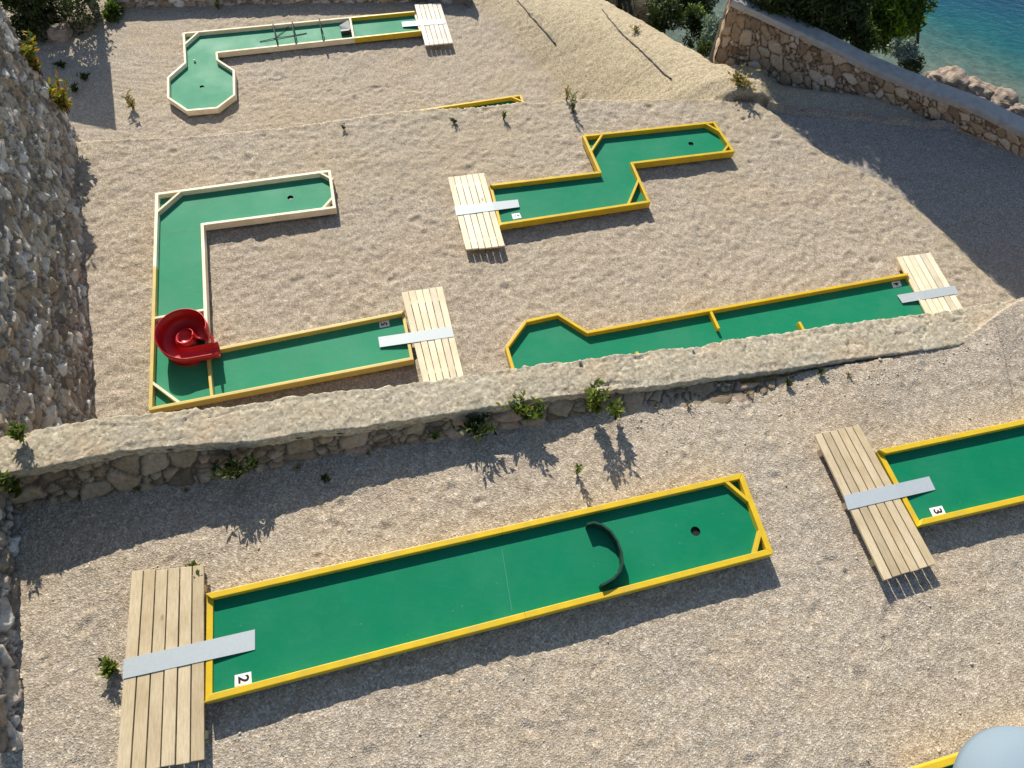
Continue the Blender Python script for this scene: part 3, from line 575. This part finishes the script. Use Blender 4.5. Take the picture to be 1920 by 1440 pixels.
# lane mostly hidden by the terrace edge
g1, g0 = P(977, 177, Z2).xy, P(788, 205, Z2).xy; d = (g1-g0).normalized(); nrm = Vector((d.y, -d.x))
gl = (g1-g0).length+.35; Gp = [g1, g1-d*gl, g1-d*gl+nrm, g1+nrm]
lg = lane('yellow-railed lane almost hidden below the edge of the middle terrace', Gp, Z2, [Y_]*4, low=(1,))
bar('corner_brace', g1-d*.27-nrm*-.03, g1+nrm*.27-d*.03, .042, Z2-.106, Z2-.003, MAT[Y_], lg, .004)
# ------------------------------------------------------------------ obstacles and loose things
pt = [P(a, b, Z0+.06) for a, b in ((1101, 982), (1114, 979), (1130, 984), (1146, 996), (1158, 1014), (1166, 1036), (1168, 1054), (1163, 1070), (1151, 1084), (1136, 1093), (1127, 1097))]
bm = bmesh.new(); N = len(pt); rows = []
ccx = sum((p for p in pt), Vector())/N+Vector((-.25, 0, 0))
for p in pt:
    o2 = (p.xy-ccx.xy).normalized()*.012
    rows.append([bm.verts.new((p.x+s*o2.x, p.y+s*o2.y, z)) for s, z in ((-1, Z0-.079), (-1, Z0+.06), (1, Z0+.06), (1, Z0-.079))])
for a, b in zip(rows, rows[1:]):
    for k in range(4): bm.faces.new((a[k], a[(k+1) % 4], b[(k+1) % 4], b[k]))
bm.faces.new(rows[0]); bm.faces.new(rows[-1][::-1]); o = bm_obj('curved_barrier', bm, MAT['dgreen'], None)
tag(o, 'dark green bent metal barrier standing as an arc across lane 2', 'barrier')
# red spiral slide: an open chute with a high outer wall winding round a hollow hub
zs = Z1-.10; cS = P(346, 632, Z1+.20).xy; RS = .385
sl = empty('spiral_slide', (cS.x, cS.y, zs), 'glossy red plastic spiral chute standing on the C-shaped lane', 'slide')
ex = (Cp[5]-Cp[4]).normalized(); ey = Vector((-ex.y, ex.x))
def SW(q, z): v = cS+ex*q[0]+ey*q[1]; return (v.x, v.y, zs+z)
path = []
for k in range(7): path.append((Vector((.46-.46*k/6, -RS+.12)), Vector((0, -1)), .10+.02*k/6))
for k in range(1, 49):
    a = -math.pi/2-k/48*math.radians(290); path.append((Vector((math.cos(a), math.sin(a)))*(RS-.12), Vector((math.cos(a), math.sin(a))), .12+.16*k/48))
prof = [(.125, .16), (.12, .06), (.10, .014), (.05, 0), (-.03, 0), (-.08, .012), (-.11, .05), (-.115, .10)]
loop = prof+[(r+(.013 if r > 0 else -.013), z if i in (0, 7) else z-.014) for i, (r, z) in reversed(list(enumerate(prof)))]
bm = bmesh.new(); rings = []
for c, rad, h in path:
    g = 1+.75*min(1, max(0, (h-.12)/.06)); rings.append([bm.verts.new(SW(c+rad*r, h+(z*g if r > 0 else z))) for r, z in loop])
n = len(loop)
for a, b in zip(rings, rings[1:]):
    for k in range(n): bm.faces.new((a[k], a[(k+1) % n], b[(k+1) % n], b[k]))
bm.faces.new(rings[0]); bm.faces.new(rings[-1][::-1]); bm_obj('chute', bm, MAT['red'], sl, True)
bm = bmesh.new(); hub = [(.135, 0), (.13, .31), (.115, .315), (.10, .25), (.03, .24), (.0, .24)]; rw_ = [[bm.verts.new(SW((max(r, .002)*math.cos(t*math.pi/16), max(r, .002)*math.sin(t*math.pi/16)), z)) for t in range(32)] for r, z in hub]
for a, b in zip(rw_, rw_[1:]):
    for k in range(32): bm.faces.new((a[k], a[(k+1) % 32], b[(k+1) % 32], b[k]))
bm_obj('hub', bm, MAT['red'], sl, True)
bm = bmesh.new(); nn = 44; ra = [[], []]                # skirt that carries the chute
for k in range(nn+1):
    a = -math.pi/2+.35-k/nn*math.radians(300); dr = (math.cos(a)*(RS-.02), math.sin(a)*(RS-.02))
    ra[0].append(bm.verts.new(SW(dr, .002))); ra[1].append(bm.verts.new(SW(dr, .11+.16*max(0, k-3)/nn)))
for k in range(nn): bm.faces.new((ra[0][k], ra[0][k+1], ra[1][k+1], ra[1][k]))
bmesh.ops.solidify(bm, geom=bm.faces[:], thickness=.01); bm_obj('skirt', bm, MAT['red'], sl, True)
# black wire hoops on the far lane
for k, (a, b, hh, lb_) in enumerate((((513, 49), (521, 86), .16, 'thin black wire hoop over the far lane, nearest the octagon'), ((549, 46), (555, 82), .16, 'thin black wire hoop over the far lane, middle of three'),
                                 ((600, 42), (606, 76), .24, 'taller thin black wire hoop over the far lane beside the white wedge'))):
    p, q = P(*a, Z2), P(*b, Z2); bm = bmesh.new(); pts = [p+Vector((0, 0, -.10))]+[p.lerp(q, .5-.5*math.cos(t*math.pi/10))+Vector((0, 0, hh*math.sin(t*math.pi/10)**.7)) for t in range(11)]+[q+Vector((0, 0, -.10))]
    tube(bm, pts, .016, 8); tag(bm_obj('wire_hoop', bm, MAT['black']), lb_, 'hoop', 'wire hoops on the far lane')
bm = bmesh.new(); p, q = P(487, 78, Z2-.092), P(575, 62, Z2-.092); r = P(546, 46, Z2-.08); tube(bm, [p, p.lerp(q, .35)+Vector((0, .02, .01)), p.lerp(q, .7), q], .010, 6); tube(bm, [p.lerp(q, .3), r], .009, 6)
tag(bm_obj('wire_rod', bm, MAT['black']), 'bent black wire lying on the green floor between the hoops', 'wire')
wd = empty('wedge_obstacle', tuple(P(648, 52, Z2-.08)), 'small dark grey wedge leaning on the cross rail of the far lane', 'obstacle')
q = [P(a, b, Z2-.07) for a, b in ((636, 47), (654, 43), (659, 60), (646, 63))]; bm = bmesh.new(); prism(bm, [v.xy for v in q], Z2-.104, [Z2-.08, Z2+.02, Z2+.02, Z2-.08]); bm_obj('ramp_board', bm, MAT['greymetal'], wd)
bm = bmesh.new(); q = [P(a, b, Z2-.07) for a, b in ((640, 62), (656, 60), (656, 63), (640, 65))]; prism(bm, [v.xy for v in q], Z2-.104, Z2+.03); bm_obj('side_plate', bm, MAT['dark'], wd)
bm = bmesh.new(); bmesh.ops.create_icosphere(bm, subdivisions=3, radius=.03); q = P(364, 112, Z2-.05); bmesh.ops.translate(bm, verts=bm.verts[:], vec=(q.x, q.y, Z2-.075))
tag(bm_obj('golf_ball', bm, MAT['ball'], None, True), 'white ball lying on the green of the octagon-ended lane', 'ball')
# lamp head at the lower right corner
lc0 = CAMO+ray(1948, 1536)/np.linalg.norm(ray(1948, 1536))*4.2; lx, ly, lz = map(float, lc0)
lm = empty('street_lamp', (lx, ly, G0), 'blue grey domed lamp head seen from above at the lower right corner', 'lamp')
bm = bmesh.new(); segs = 48; rows = []
pf = [(.0, .20), (.10, .196), (.20, .175), (.28, .135), (.335, .08), (.36, .02), (.365, -.02), (.35, -.03), (.345, -.02), (.30, .06), (.18, .13), (0, .15)]
for r, z in pf: rows.append([bm.verts.new((lx+max(r, .002)*math.cos(2*math.pi*k/segs), ly+max(r, .002)*math.sin(2*math.pi*k/segs), lz+z)) for k in range(segs)])
for a, b in zip(rows, rows[1:]):
    for k in range(segs): bm.faces.new((a[k], a[(k+1) % segs], b[(k+1) % segs], b[k]))
bm_obj('lamp_shade', bm, MAT['bluegrey'], lm, True)
bm = bmesh.new(); c1 = Vector((lx, ly, lz)); pts = []
for t in np.linspace(0, 1, 10):
    r = .02+.33*t; zz = np.interp(r, [p[0] for p in pf[:6]], [p[1] for p in pf[:6]]); a = -.5; pts.append(c1+Vector((r*math.cos(a), r*math.sin(a), zz+.001)))
tube(bm, pts, .009, 6); bm_obj('shade_rib', bm, MAT['bluegrey'], lm, True)
bm = bmesh.new(); tube(bm, [(lx, ly, near_z(lx, ly)-.1), (lx, ly, lz+.14)], .04, 16); bm_obj('lamp_post', bm, MAT['greymetal'], lm, True)
# ------------------------------------------------------------------ plants
def leaf_mesh(cen, size, n, attr, tilt=None, aspect=.45, jit=.35):
    """n leaf-sized quads at cen"""
    th = rng.uniform(0, 2*np.pi, n); ph = np.arccos(rng.uniform(-1, 1, n)); d = np.stack([np.sin(ph)*np.cos(th), np.sin(ph)*np.sin(th), np.cos(ph)], 1)
    if tilt is not None: d = d*jit+tilt; d /= np.linalg.norm(d, axis=1)[:, None]
    r = rng.normal(size=(n, 3)); s = np.cross(d, r); s /= np.linalg.norm(s, axis=1)[:, None]; L = size*rng.uniform(.55, 1.35, n)[:, None]
    a = cen; b = cen+d*L*.5+s*L*aspect*.5; c = cen+d*L; e = cen+d*L*.5-s*L*aspect*.5
    co = np.stack([a, b, c, e], 1).reshape(-1, 3); q = np.arange(4*n).reshape(n, 4); at = np.repeat(np.clip(attr, 0, 1), 4)[:, None]*np.ones((1, 3))
    return co, q, at
def crown_pts(blobs, n, hollow=.55):
    vol = np.array([b[3]*b[4]*b[5] for b in blobs])**.75; pick = rng.choice(len(blobs), n, p=vol/vol.sum()); B = np.array(blobs)[pick]
    d = rng.normal(size=(n, 3)); d /= np.linalg.norm(d, axis=1)[:, None]; r = rng.uniform(0, 1, n)**.4; r = hollow*.3+(1-hollow*.3)*r
    p = B[:, :3]+d*B[:, 3:6]*r[:, None]; k = fbm(p[:, 0]+p[:, 2]*.7, p[:, 1]-p[:, 2]*.5, 2.2, 91, 3); keep = k > -.16; return p[keep], k[keep]
def tree(name, label, blobs, n, leaf, mat, trunk=None, group=None, aspect=.4, cat='tree'):
    b0 = trunk[0] if trunk else blobs[0][:3]; root = empty(name, tuple(b0), label, cat, group)
    p, k = crown_pts(blobs, n); co, q, at = leaf_mesh(p, leaf, len(p), .45+k*.8+rng.normal(0, .18, len(p)), aspect=aspect)
    link('crown', np_mesh('crown', co, q, False, {'leaf': at}), MAT[mat], root)
    if trunk:
        bm = bmesh.new(); tube(bm, trunk, trunk_r.get(name, .16), 10, .05); top = Vector(trunk[-2])
        for b in blobs: tube(bm, [top+Vector((0, 0, random.uniform(-.5, .3))), top.lerp(Vector(b[:3]), .6)+Vector((0, 0, .1)), Vector(b[:3])], .05, 6, .015)
        bm_obj('trunk', bm, MAT['bark'], root, True)
    return root
trunk_r = {'pine_tree': .17}
def blobs(c, R, n, flat=.7, r=(.45, .8)):
    out = []
    for k in range(n):
        d = Vector((random.gauss(0, 1), random.gauss(0, 1), random.gauss(0, 1))).normalized()*random.uniform(.3, .85); s = R*random.uniform(*r); out.append((c[0]+d.x*R, c[1]+d.y*R, c[2]+d.z*R*flat, s, s, s*flat))
    return out
def over(px, y=17.4, r=.8):                         # a crown clump whose shadow falls on a ground point
    q = hit(*px); t = (y-q.y)/TOSUN.y; q = q+TOSUN*t; return (q.x, q.y, q.z, r*random.uniform(.85, 1.15), r, r*.62)
def at(px, z, r): q = P(*px, z); return (q.x, q.y, q.z, r, r, r)
ca = [over(p) for p in ((1470, 175), (1520, 205), (1575, 235), (1600, 190), (1560, 160), (1640, 215), (1640, 262), (1680, 240), (1500, 150))]
cb = [over(p, 17.8, .9) for p in ((1690, 295), (1735, 270), (1740, 330), (1765, 365), (1800, 300), (1810, 360), (1830, 420), (1860, 330), (1870, 390), (1880, 450), (1905, 490), (1925, 420), (1940, 330), (1950, 480), (1990, 420), (1900, 280), (1980, 300), (2030, 380), (1850, 270), (2010, 330), (2060, 420))]
lit = [at((1640, 15), -2.9, .6), at((1625, 45), -3.1, .5), at((1660, -10), -2.7, .7), at((1690, 12), -2.9, .62), at((1655, 20), -2.9, .6), at((1713, 5), -2.8, .5), at((1668, 62), -3.2, .42), at((1640, -30), -2.6, .8), at((1700, -45), -2.4, .8), at((1650, 50), -3.2, .45), at((1700, 40), -3.1, .4), at((1730, 20), -3.0, .35)]
top = max(ca, key=lambda b: b[2]); q = P(1690, 40, -3.0)
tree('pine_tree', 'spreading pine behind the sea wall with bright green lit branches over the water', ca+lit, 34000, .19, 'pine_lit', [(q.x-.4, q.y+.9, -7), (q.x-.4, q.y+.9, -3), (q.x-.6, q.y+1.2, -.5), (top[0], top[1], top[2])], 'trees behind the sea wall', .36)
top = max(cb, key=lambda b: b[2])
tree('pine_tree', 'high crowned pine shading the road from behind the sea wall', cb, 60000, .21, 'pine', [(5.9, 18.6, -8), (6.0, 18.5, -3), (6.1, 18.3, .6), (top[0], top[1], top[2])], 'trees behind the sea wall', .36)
dk = [at((1470, 0), -1.6, .7), at((1520, 12), -1.7, .7), at((1570, 30), -2.0, .6), at((1600, 52), -2.3, .4), at((1585, 2), -1.6, .62), at((1540, -30), -1.2, .9), at((1622, 76), -2.5, .3), at((1440, -30), -1.3, .7)]
q = P(1560, 20, -2)
tree('pine_tree', 'dark dense tree just behind the near end of the sea wall', dk, 26000, .14, 'shrub', [(q.x, q.y+.6, -7), (q.x, q.y+.6, -4.5), (q.x, q.y+.5, -2.2), (q.x, q.y+.5, -1.4)], 'trees behind the sea wall', .4)
def shrub(label, px, z, R, n, leaf, mat, name='shrub', flat=.8, grp=None):
    q = P(*px, z); return tree(name, label, blobs((q.x, q.y, q.z), R, 7, flat), n, leaf, mat, None, grp, .45, 'shrub')
g = 'dark shrubs beyond the dry path'
shrub('dark shrub just past the far edge of the dry path', (1180, 8), -5.6, .75, 5000, .10, 'shrub', grp=g)
shrub('dark shrub past the path, between two others', (1245, 28), -5.0, .7, 5000, .10, 'shrub', grp=g)
shrub('dark shrub at the top edge of the picture beyond the path', (1150, -25), -5.4, .8, 5000, .10, 'shrub', grp=g)
shrub('dark shrub at the top edge next to the sea wall end', (1270, -15), -4.8, .8, 6000, .10, 'shrub', grp=g)
shrub('broad dark bush filling the gap between the dry path and the sea wall', (1305, 10), -5.2, .8, 7000, .10, 'shrub', grp=g)
shrub('dark low bush under the gap beside the sea wall end', (1322, 70), -4.7, .5, 4500, .09, 'shrub', grp=g)
shrub('pale dry bush in the gap beside the end of the sea wall', (1332, 62), -4.4, .42, 3500, .08, 'silver')
shrub('small dark bush below the pale dry one beside the sea wall', (1322, 92), -4.0, .28, 2000, .07, 'shrub')
shrub('dark shrub with a few lit leaves next to the end of the sea wall', (1300, 45), -4.6, .55, 4200, .09, 'pine', grp=g)
shrub('silvery bush above the sea wall coping at the water edge', (1697, 96), -2.6, .36, 3200, .09, 'silver')
shrub('dark bush on the sea wall coping under the silvery one', (1706, 122), -2.9, .30, 2600, .08, 'shrub')
shrub('small dark bush at the outer end of the greenery above the sea', (1737, 104), -3.2, .22, 1600, .08, 'shrub')
# weeds: stems and leaves
def weed(label, base, h, spread, stems, nleaf, leaf, mat, droop=0., name='weed', cat='plant', grp=None, lean=(0, 0)):
    root = empty(name, tuple(base), label, cat, grp); bm = bmesh.new(); cen = []; tl = []
    for k in range(stems):
        a = random.uniform(0, 6.28); r = random.uniform(.2, 1)*spread; hh = h*random.uniform(.55, 1); p0 = Vector(base)+Vector((random.gauss(0, .12), random.gauss(0, .12), -.02))*spread*.8
        p1 = p0+Vector((math.cos(a)*r*.4+lean[0]*.4, math.sin(a)*r*.4+lean[1]*.4, hh*.6)); p2 = p0+Vector((math.cos(a)*r+lean[0], math.sin(a)*r+lean[1], hh-droop*r)); tube(bm, [p0, p0.lerp(p1, .5), p1, p2], .006, 5, .002)
        for j in range(nleaf):
            t = random.uniform(.15, 1); q = p0.lerp(p1, t/.6) if t < .6 else p1.lerp(p2, (t-.6)/.4); b = random.uniform(0, 6.28); cen.append(tuple(q)); tl.append((math.cos(b)*.8, math.sin(b)*.8, .5))
    bm_obj('stems', bm, MAT['dry'] if mat == 'dry' else MAT['bark'], root)
    cen = np.array(cen); co, qd, at = leaf_mesh(cen, leaf, len(cen), rng.uniform(.2, 1, len(cen)), np.array(tl), .4); link('foliage', np_mesh('foliage', co, qd, False, {'leaf': at}), MAT[mat], root); return root
def nb(px, py): return hit(px, py, near_z)
gw = 'weeds along the foot of the rubble wall'
weed('bright yellow-green weed growing up the rubble wall, tallest of its row', P(1112, 770, -.12), .55, .17, 11, 22, .10, 'weed', grp=gw)
weed('bright weed with narrow leaves right of the tallest one on the rubble wall', P(1155, 782, -.15), .42, .13, 8, 18, .09, 'weed', grp=gw)
weed('leafy green weed hanging on the rubble wall left of the tallest one', P(985, 782, -.05), .28, .27, 14, 20, .09, 'weed', .2, grp=gw)
weed('dark green cushion of leaves at the foot of the rubble wall', P(895, 810, -.12), .24, .28, 16, 20, .09, 'shrub', .2, grp=gw)
weed('small olive weed at the foot of the rubble wall left of the dark cushion', P(815, 822, -.15), .20, .09, 5, 12, .06, 'weed', grp=gw)
weed('ivy-like dark leaves on the rubble wall above the lane 2 tee', P(438, 890, .0), .24, .22, 13, 18, .09, 'shrub', .3, grp=gw)
weed('small dark sprig between the stones beside the ivy-like leaves', P(480, 872, .06), .18, .11, 6, 14, .08, 'shrub', .3, grp=gw)
weed('thin yellow-green stalk standing in the gravel in front of the rubble wall', nb(1080, 888), .30, .06, 4, 12, .06, 'weed')
weed('small dark tuft in the shade of the rubble wall', nb(612, 900), .08, .07, 7, 10, .05, 'shrub')
weed('leafy weed at the corner of the lane 2 tee by the rail', nb(376, 1072), .16, .12, 8, 14, .07, 'weed')
weed('leafy weed pressed against the outer edge of the lane 2 tee', nb(217, 1255), .16, .11, 9, 14, .08, 'weed')
weed('dark plant in the corner where the high wall meets the rubble wall', P(42, 925, 0.), .5, .12, 9, 20, .08, 'weed', .1)
weed('small green plant on top of the corner between the two stone walls', P(42, 820, .45), .22, .14, 8, 14, .08, 'weed', .1)
weed('dark tuft behind the upper end of the rubble wall coping', nb(1475, 722), .10, .08, 6, 10, .05, 'shrub')
weed('dark tuft at the fading right end of the rubble wall', nb(1537, 700), .10, .07, 6, 10, .05, 'shrub')
weed('loose spray of dry grass standing on the far terrace left of the octagon', hit(250, 203), .50, .16, 12, 5, .12, 'dry')
weed('single green sprig at the top edge of the far terrace', hit(410, 18), .35, .12, 7, 8, .10, 'weed')
weed('tall thin weed at the corner of the terrace edge and the dry path', hit(1075, 212), .45, .10, 8, 10, .07, 'weed', lean=(-.1, .1))
weed('small yellowish weed behind the thin one at the terrace corner', hit(1062, 188), .35, .10, 6, 9, .07, 'dry')
weed('small green tuft on the terrace edge below the hidden yellow rail', hit(944, 224), .18, .07, 6, 10, .06, 'weed')
weed('low dark tuft on the terrace edge at the outer end of the yellow rail', hit(851, 231), .12, .09, 7, 10, .06, 'shrub')
weed('tiny dark tuft on the middle terrace edge', hit(645, 243), .12, .05, 5, 8, .05, 'shrub')
weed('reddish dry tuft on the slope of the dry path', hit(1192, 60), .16, .20, 12, 8, .07, 'dry')
weed('dry grass fringe at the end of the dry path by the road', hit(1385, 158), .25, .45, 26, 6, .12, 'dry')
for i in range(9):
    px = (150, 260, 350, 560, 690, 1230, 1290, 1400, 1590)[i]; by = np.interp(px, [b_[0] for b_ in bpx], [b_[1] for b_ in bpx])+random.uniform(2, 16)
    weed('tiny dry seedling in the gravel at the foot of the rubble wall', nb(px, by), random.uniform(.05, .10), .05, 4, 7, .035, random.choice(('dry', 'weed', 'dry')), name='seedling', grp='seedlings at the foot of the rubble wall')
# plants on the ragged far end of the high wall and in the dark corner below
def wallpt(yy, z, out=.08): lean = .02*max(z+.2, 0); return Vector((-5.30+yy*LWD[0]+LWN[0]*(out-lean), 2.09+yy*LWD[1]+LWN[1]*(out-lean), z))
weed('upper orange-tipped plant on the far end of the high wall', wallpt(8.85, -1.0, .05), .75, .28, 14, 30, .12, 'rust', .2)
weed('lower green and orange plant on the far end of the high wall', wallpt(8.95, -1.9, .08), .80, .30, 16, 34, .12, 'rust', .2)
gs = 'shrubs in the dark corner beyond the high wall'
shrub('black-green shrub in the dark corner, nearest the grey post', (135, 22), -4.4, .75, 3500, .11, 'shrub', grp=gs)
shrub('black-green shrub in the dark corner, against the high wall', (62, 48), -4.5, .5, 2600, .11, 'shrub', grp=gs)
shrub('round black-green shrub in the dark corner between the others', (100, 8), -4.3, .7, 3000, .11, 'shrub', grp=gs)
tree('added_shade_tree', 'big black-green tree added to shade the dark corner at the upper left', blobs(tuple(P(12, -62, -3.4)), 1.05, 12, .9), 16000, .16, 'shrub', [tuple(P(12, -62, -3.4)+Vector((0, .3, -1.8))), tuple(P(12, -62, -3.4)+Vector((0, .3, -1))), tuple(P(12, -62, -3.4)), tuple(P(12, -62, -3.2))], None, .4)  # extra tree put in above the view to throw this corner into shade
shrub('lit green shrub at the foot of the grey post', (214, 22), -4.6, .26, 1300, .10, 'weed', grp=gs)
for a, b, s_, l_ in ((118, 128, .16, 'small dark shrublet in the shadow of the board, upper one'), (160, 150, .14, 'small dark shrublet in the shadow of the board, right one'), (142, 172, .15, 'small dark shrublet in the shadow of the board, lower one')):
    q = hit(a, b); weed(l_, q, .18, s_, 9, 14, .09, 'shrub', .1, 'shrublet', 'plant', 'shrublets in the board shadow')
def rock(label, c, R, seed, sq=(1, 1, .7), grp=None, mat='rock'):
    bm = bmesh.new(); bmesh.ops.create_icosphere(bm, subdivisions=4, radius=1); rs = random.Random(seed); ph = [rs.uniform(0, 9) for _ in range(9)]
    dirs = [Vector((rs.gauss(0, 1), rs.gauss(0, 1), rs.gauss(0, 1))).normalized() for _ in range(16)]
    for v in bm.verts:
        d = v.co.normalized(); r = 1.
        for q in dirs:
            t = d.dot(q)
            if t > .62: r = min(r, .72/t+.06)
        r += .05*math.sin(d.x*9+ph[0])*math.sin(d.y*8+ph[1])+.04*math.sin(d.z*15+ph[2]+d.x*6); v.co = Vector((d.x*r*R*sq[0], d.y*r*R*sq[1], d.z*r*R*sq[2]))+Vector(c)
    tag(bm_obj('rock', bm, MAT[mat], None, False), label, 'rock', grp)
gr = 'boulders along the shore'
for i, (a, b, R, l_) in enumerate(((1765, 146, .7, 'flat pale shore boulder nearest the greenery'), (1792, 150, .9, 'large reddish shore boulder beside the flat one'), (1822, 163, .8, 'brown shore boulder in the middle of the row'),
                                  (1846, 172, .65, 'dark jagged shore boulder before the gap'), (1882, 186, .85, 'lone dark topped boulder beyond the gap by the water'), (1905, 205, .6, 'small pale boulder next to the lone one at the photo edge'))):
    q = P(a, b, SEA+.1); rock(l_, (q.x, q.y, SEA+.0), R*.85, 10+i, (1, 1, .62), gr)
for i in range(14):
    q = P(1748+i*12+random.uniform(-8, 8), 143+i*5.2+random.uniform(-9, 12), SEA); rock('small pale stone among the shore boulders', (q.x, q.y, SEA), random.uniform(.18, .4), 80+i, (1, 1, .6), 'small stones among the shore boulders')
gq = 'rocks in the dark corner'
for i, (a, b, R, l_) in enumerate(((88, 30, .22, 'grey rock in the dark corner between shrubs'), (112, 62, .30, 'flat grey rock in the dark corner below the shrubs'), (152, 40, .34, 'pinkish rock lying next to the grey post'))):
    q = P(a, b, G2+.1); rock(l_, (q.x, q.y, G2+.1), R, 30+i, (1.2, 1, .8), gq)
for i, (px, R, l_) in enumerate((((1300, 655), .022, 'white pebble on the back edge of the rubble wall, right one'), ((1086, 684), .026, 'white pebble on the back edge of the rubble wall, left one'), ((1659, 665), .026, 'white stone in the gravel at the fading end of the rubble wall'))):
    x = P(*px, -.02); rock(l_, (x.x, x.y, (float(zT(x.x))+.02 if i < 2 else near_z(x.x, x.y)+.01)), R, 50+i, (1, 1, .8), None, 'pebble')
# scattered larger chips in the near gravel
n = 1600; px_ = rng.uniform(-5.2, 7.4, n); py_ = rng.uniform(-1.2, 6.4, n); edge = rng.uniform(0, 1, n) < .45
py_ = np.where(edge, yB(px_)-np.abs(rng.normal(0, .22, n))-.02, py_); ok = (py_ < yB(px_)-.03); px_, py_ = px_[ok], py_[ok]
bm = bmesh.new(); bmesh.ops.create_icosphere(bm, subdivisions=1, radius=1); bv = np.array([v.co[:] for v in bm.verts]); bf = np.array([[v.index for v in f.verts] for f in bm.faces]); bm.free(); cs, fs_ = [], []
for k in range(len(px_)):
    r = .006+.012*rng.uniform(0, 1)**4; sc3 = rng.uniform(.6, 1.3, 3)*r; sc3[2] *= .7; a = rng.uniform(0, 6.28); v = bv*(1+rng.uniform(-.25, .25, (len(bv), 1)))*sc3
    v = np.stack([v[:, 0]*math.cos(a)-v[:, 1]*math.sin(a), v[:, 0]*math.sin(a)+v[:, 1]*math.cos(a), v[:, 2]], 1)+np.array([px_[k], py_[k], near_z(px_[k], py_[k])+r*.25]); fs_.append(bf+len(cs)*len(bv)); cs.append(v)
tag(link('loose_stones', np_mesh('loose_stones', np.concatenate(cs), np.concatenate(fs_), False), MAT['pebble']), 'pale stone chips scattered over the near gravel', None, None, 'stuff')
# far low wall at the top of the picture
fw = empty('garden_wall', tuple(P(550, 4, G2)), 'low dark rubble wall closing the far terrace at the top edge', 'wall')
fpts = np.array([tuple(P(a, b, G2).xy) for a, b in ((205, 14), (330, 11), (480, 9), (640, 6), (820, 3), (868, 6), (882, 14))]); fs = np.r_[0, np.cumsum(np.hypot(*np.diff(fpts, axis=0).T))]
def fwf(u, v):
    x = np.interp(u, fs, fpts[:, 0]); y = np.interp(u, fs, fpts[:, 1]); n = np.zeros(u.shape+(3,)); n[..., 0] = .3; n[..., 1] = -.95; return np.stack([x, y+.1*v, G2-.1+v], -1), n
stone_sheet('stone_face', fwf, fs[-1], .5, .05, .04, .34, .22, .05, MAT['wall_left'], fw, 400)
u = np.linspace(0, fs[-1], 160); x = np.interp(u, fs, fpts[:, 0]); y = np.interp(u, fs, fpts[:, 1]); pr = [(.03, .34), (.05, .42), (.10, .44), (.35, .44), (.4, .40), (.4, -.2)]
Xc = np.stack([x for a, b in pr], 1); Yc = np.stack([y+a for a, b in pr], 1)+.0; Zc = np.stack([0*x+G2+b for a, b in pr], 1)+.02*fbm(Xc, Yc, 3, 5, 3)
link('coping', np_mesh('coping', np.stack([Xc, Yc, Zc], -1).reshape(-1, 3), grid_quads(*Xc.shape)), MAT['coping'], fw)
# post with a board; only its foot is in the picture, its shadow lies on the far terrace
pb = P(186, 36, G2); sdir = Vector((-TOSUN.x, -TOSUN.y)).normalized(); tanE = math.tan(SUN_EL)
h1 = (P(197, 110, G2).xy-pb.xy).dot(sdir)*tanE; h2 = (P(213, 236, G2).xy-pb.xy).dot(sdir)*tanE
sg = empty('sign_post', tuple(pb), 'grey post of a tall board standing at the edge of the dark corner', 'sign post')
bm = bmesh.new(); tube(bm, [(pb.x, pb.y, G2-.2), (pb.x, pb.y, G2+h2-.05)], .11, 14); bm_obj('post', bm, MAT['greymetal'], sg, True)
perp = Vector((sdir.y, -sdir.x)); perp = perp if perp.x > 0 else -perp
sp_ = lambda px: (P(*px, G2).xy-pb.xy).dot(perp)
rx, lx_ = sp_((211, 170)), sp_((95, 150)); dsh = sdir*.16
bm = bmesh.new(); q = [pb.xy+dsh+perp*lx_, pb.xy+dsh+perp*rx, pb.xy+dsh*.7+perp*rx, pb.xy+dsh*.7+perp*lx_]
prism(bm, q, G2+h1, [G2+h2-.55, G2+h2, G2+h2, G2+h2-.55]); bm_obj('panel', bm, MAT['greymetal'], sg)
# cables
def cable(label, pxs, r=.017):
    pts = [hit(a, b) for a, b in pxs]; out = []
    for a, b in zip(pts, pts[1:]):
        for k in range(8): q = a.lerp(b, k/8); out.append(Vector((q.x, q.y, low_z(q.x, q.y)+r*.6)))
    out.append(pts[-1]+Vector((0, 0, r*.5))); bm = bmesh.new(); tube(bm, out, r, 6); tag(bm_obj('cable', bm, MAT['cable'], None, True), label, 'cable', 'black cables lying on the ground')
cable('thin black cable lying straight on the gravel beside the dry path', [(970, 2), (1000, 36), (1042, 84)])
cable('thin black cable running down the middle of the dry path', [(1129, 18), (1140, 34), (1166, 63), (1200, 95), (1230, 124), (1258, 149)])
cable('thin black cable hanging along the foot of the high wall', [(118, 228), (131, 275), (137, 340), (139, 400), (140, 470)], .012)
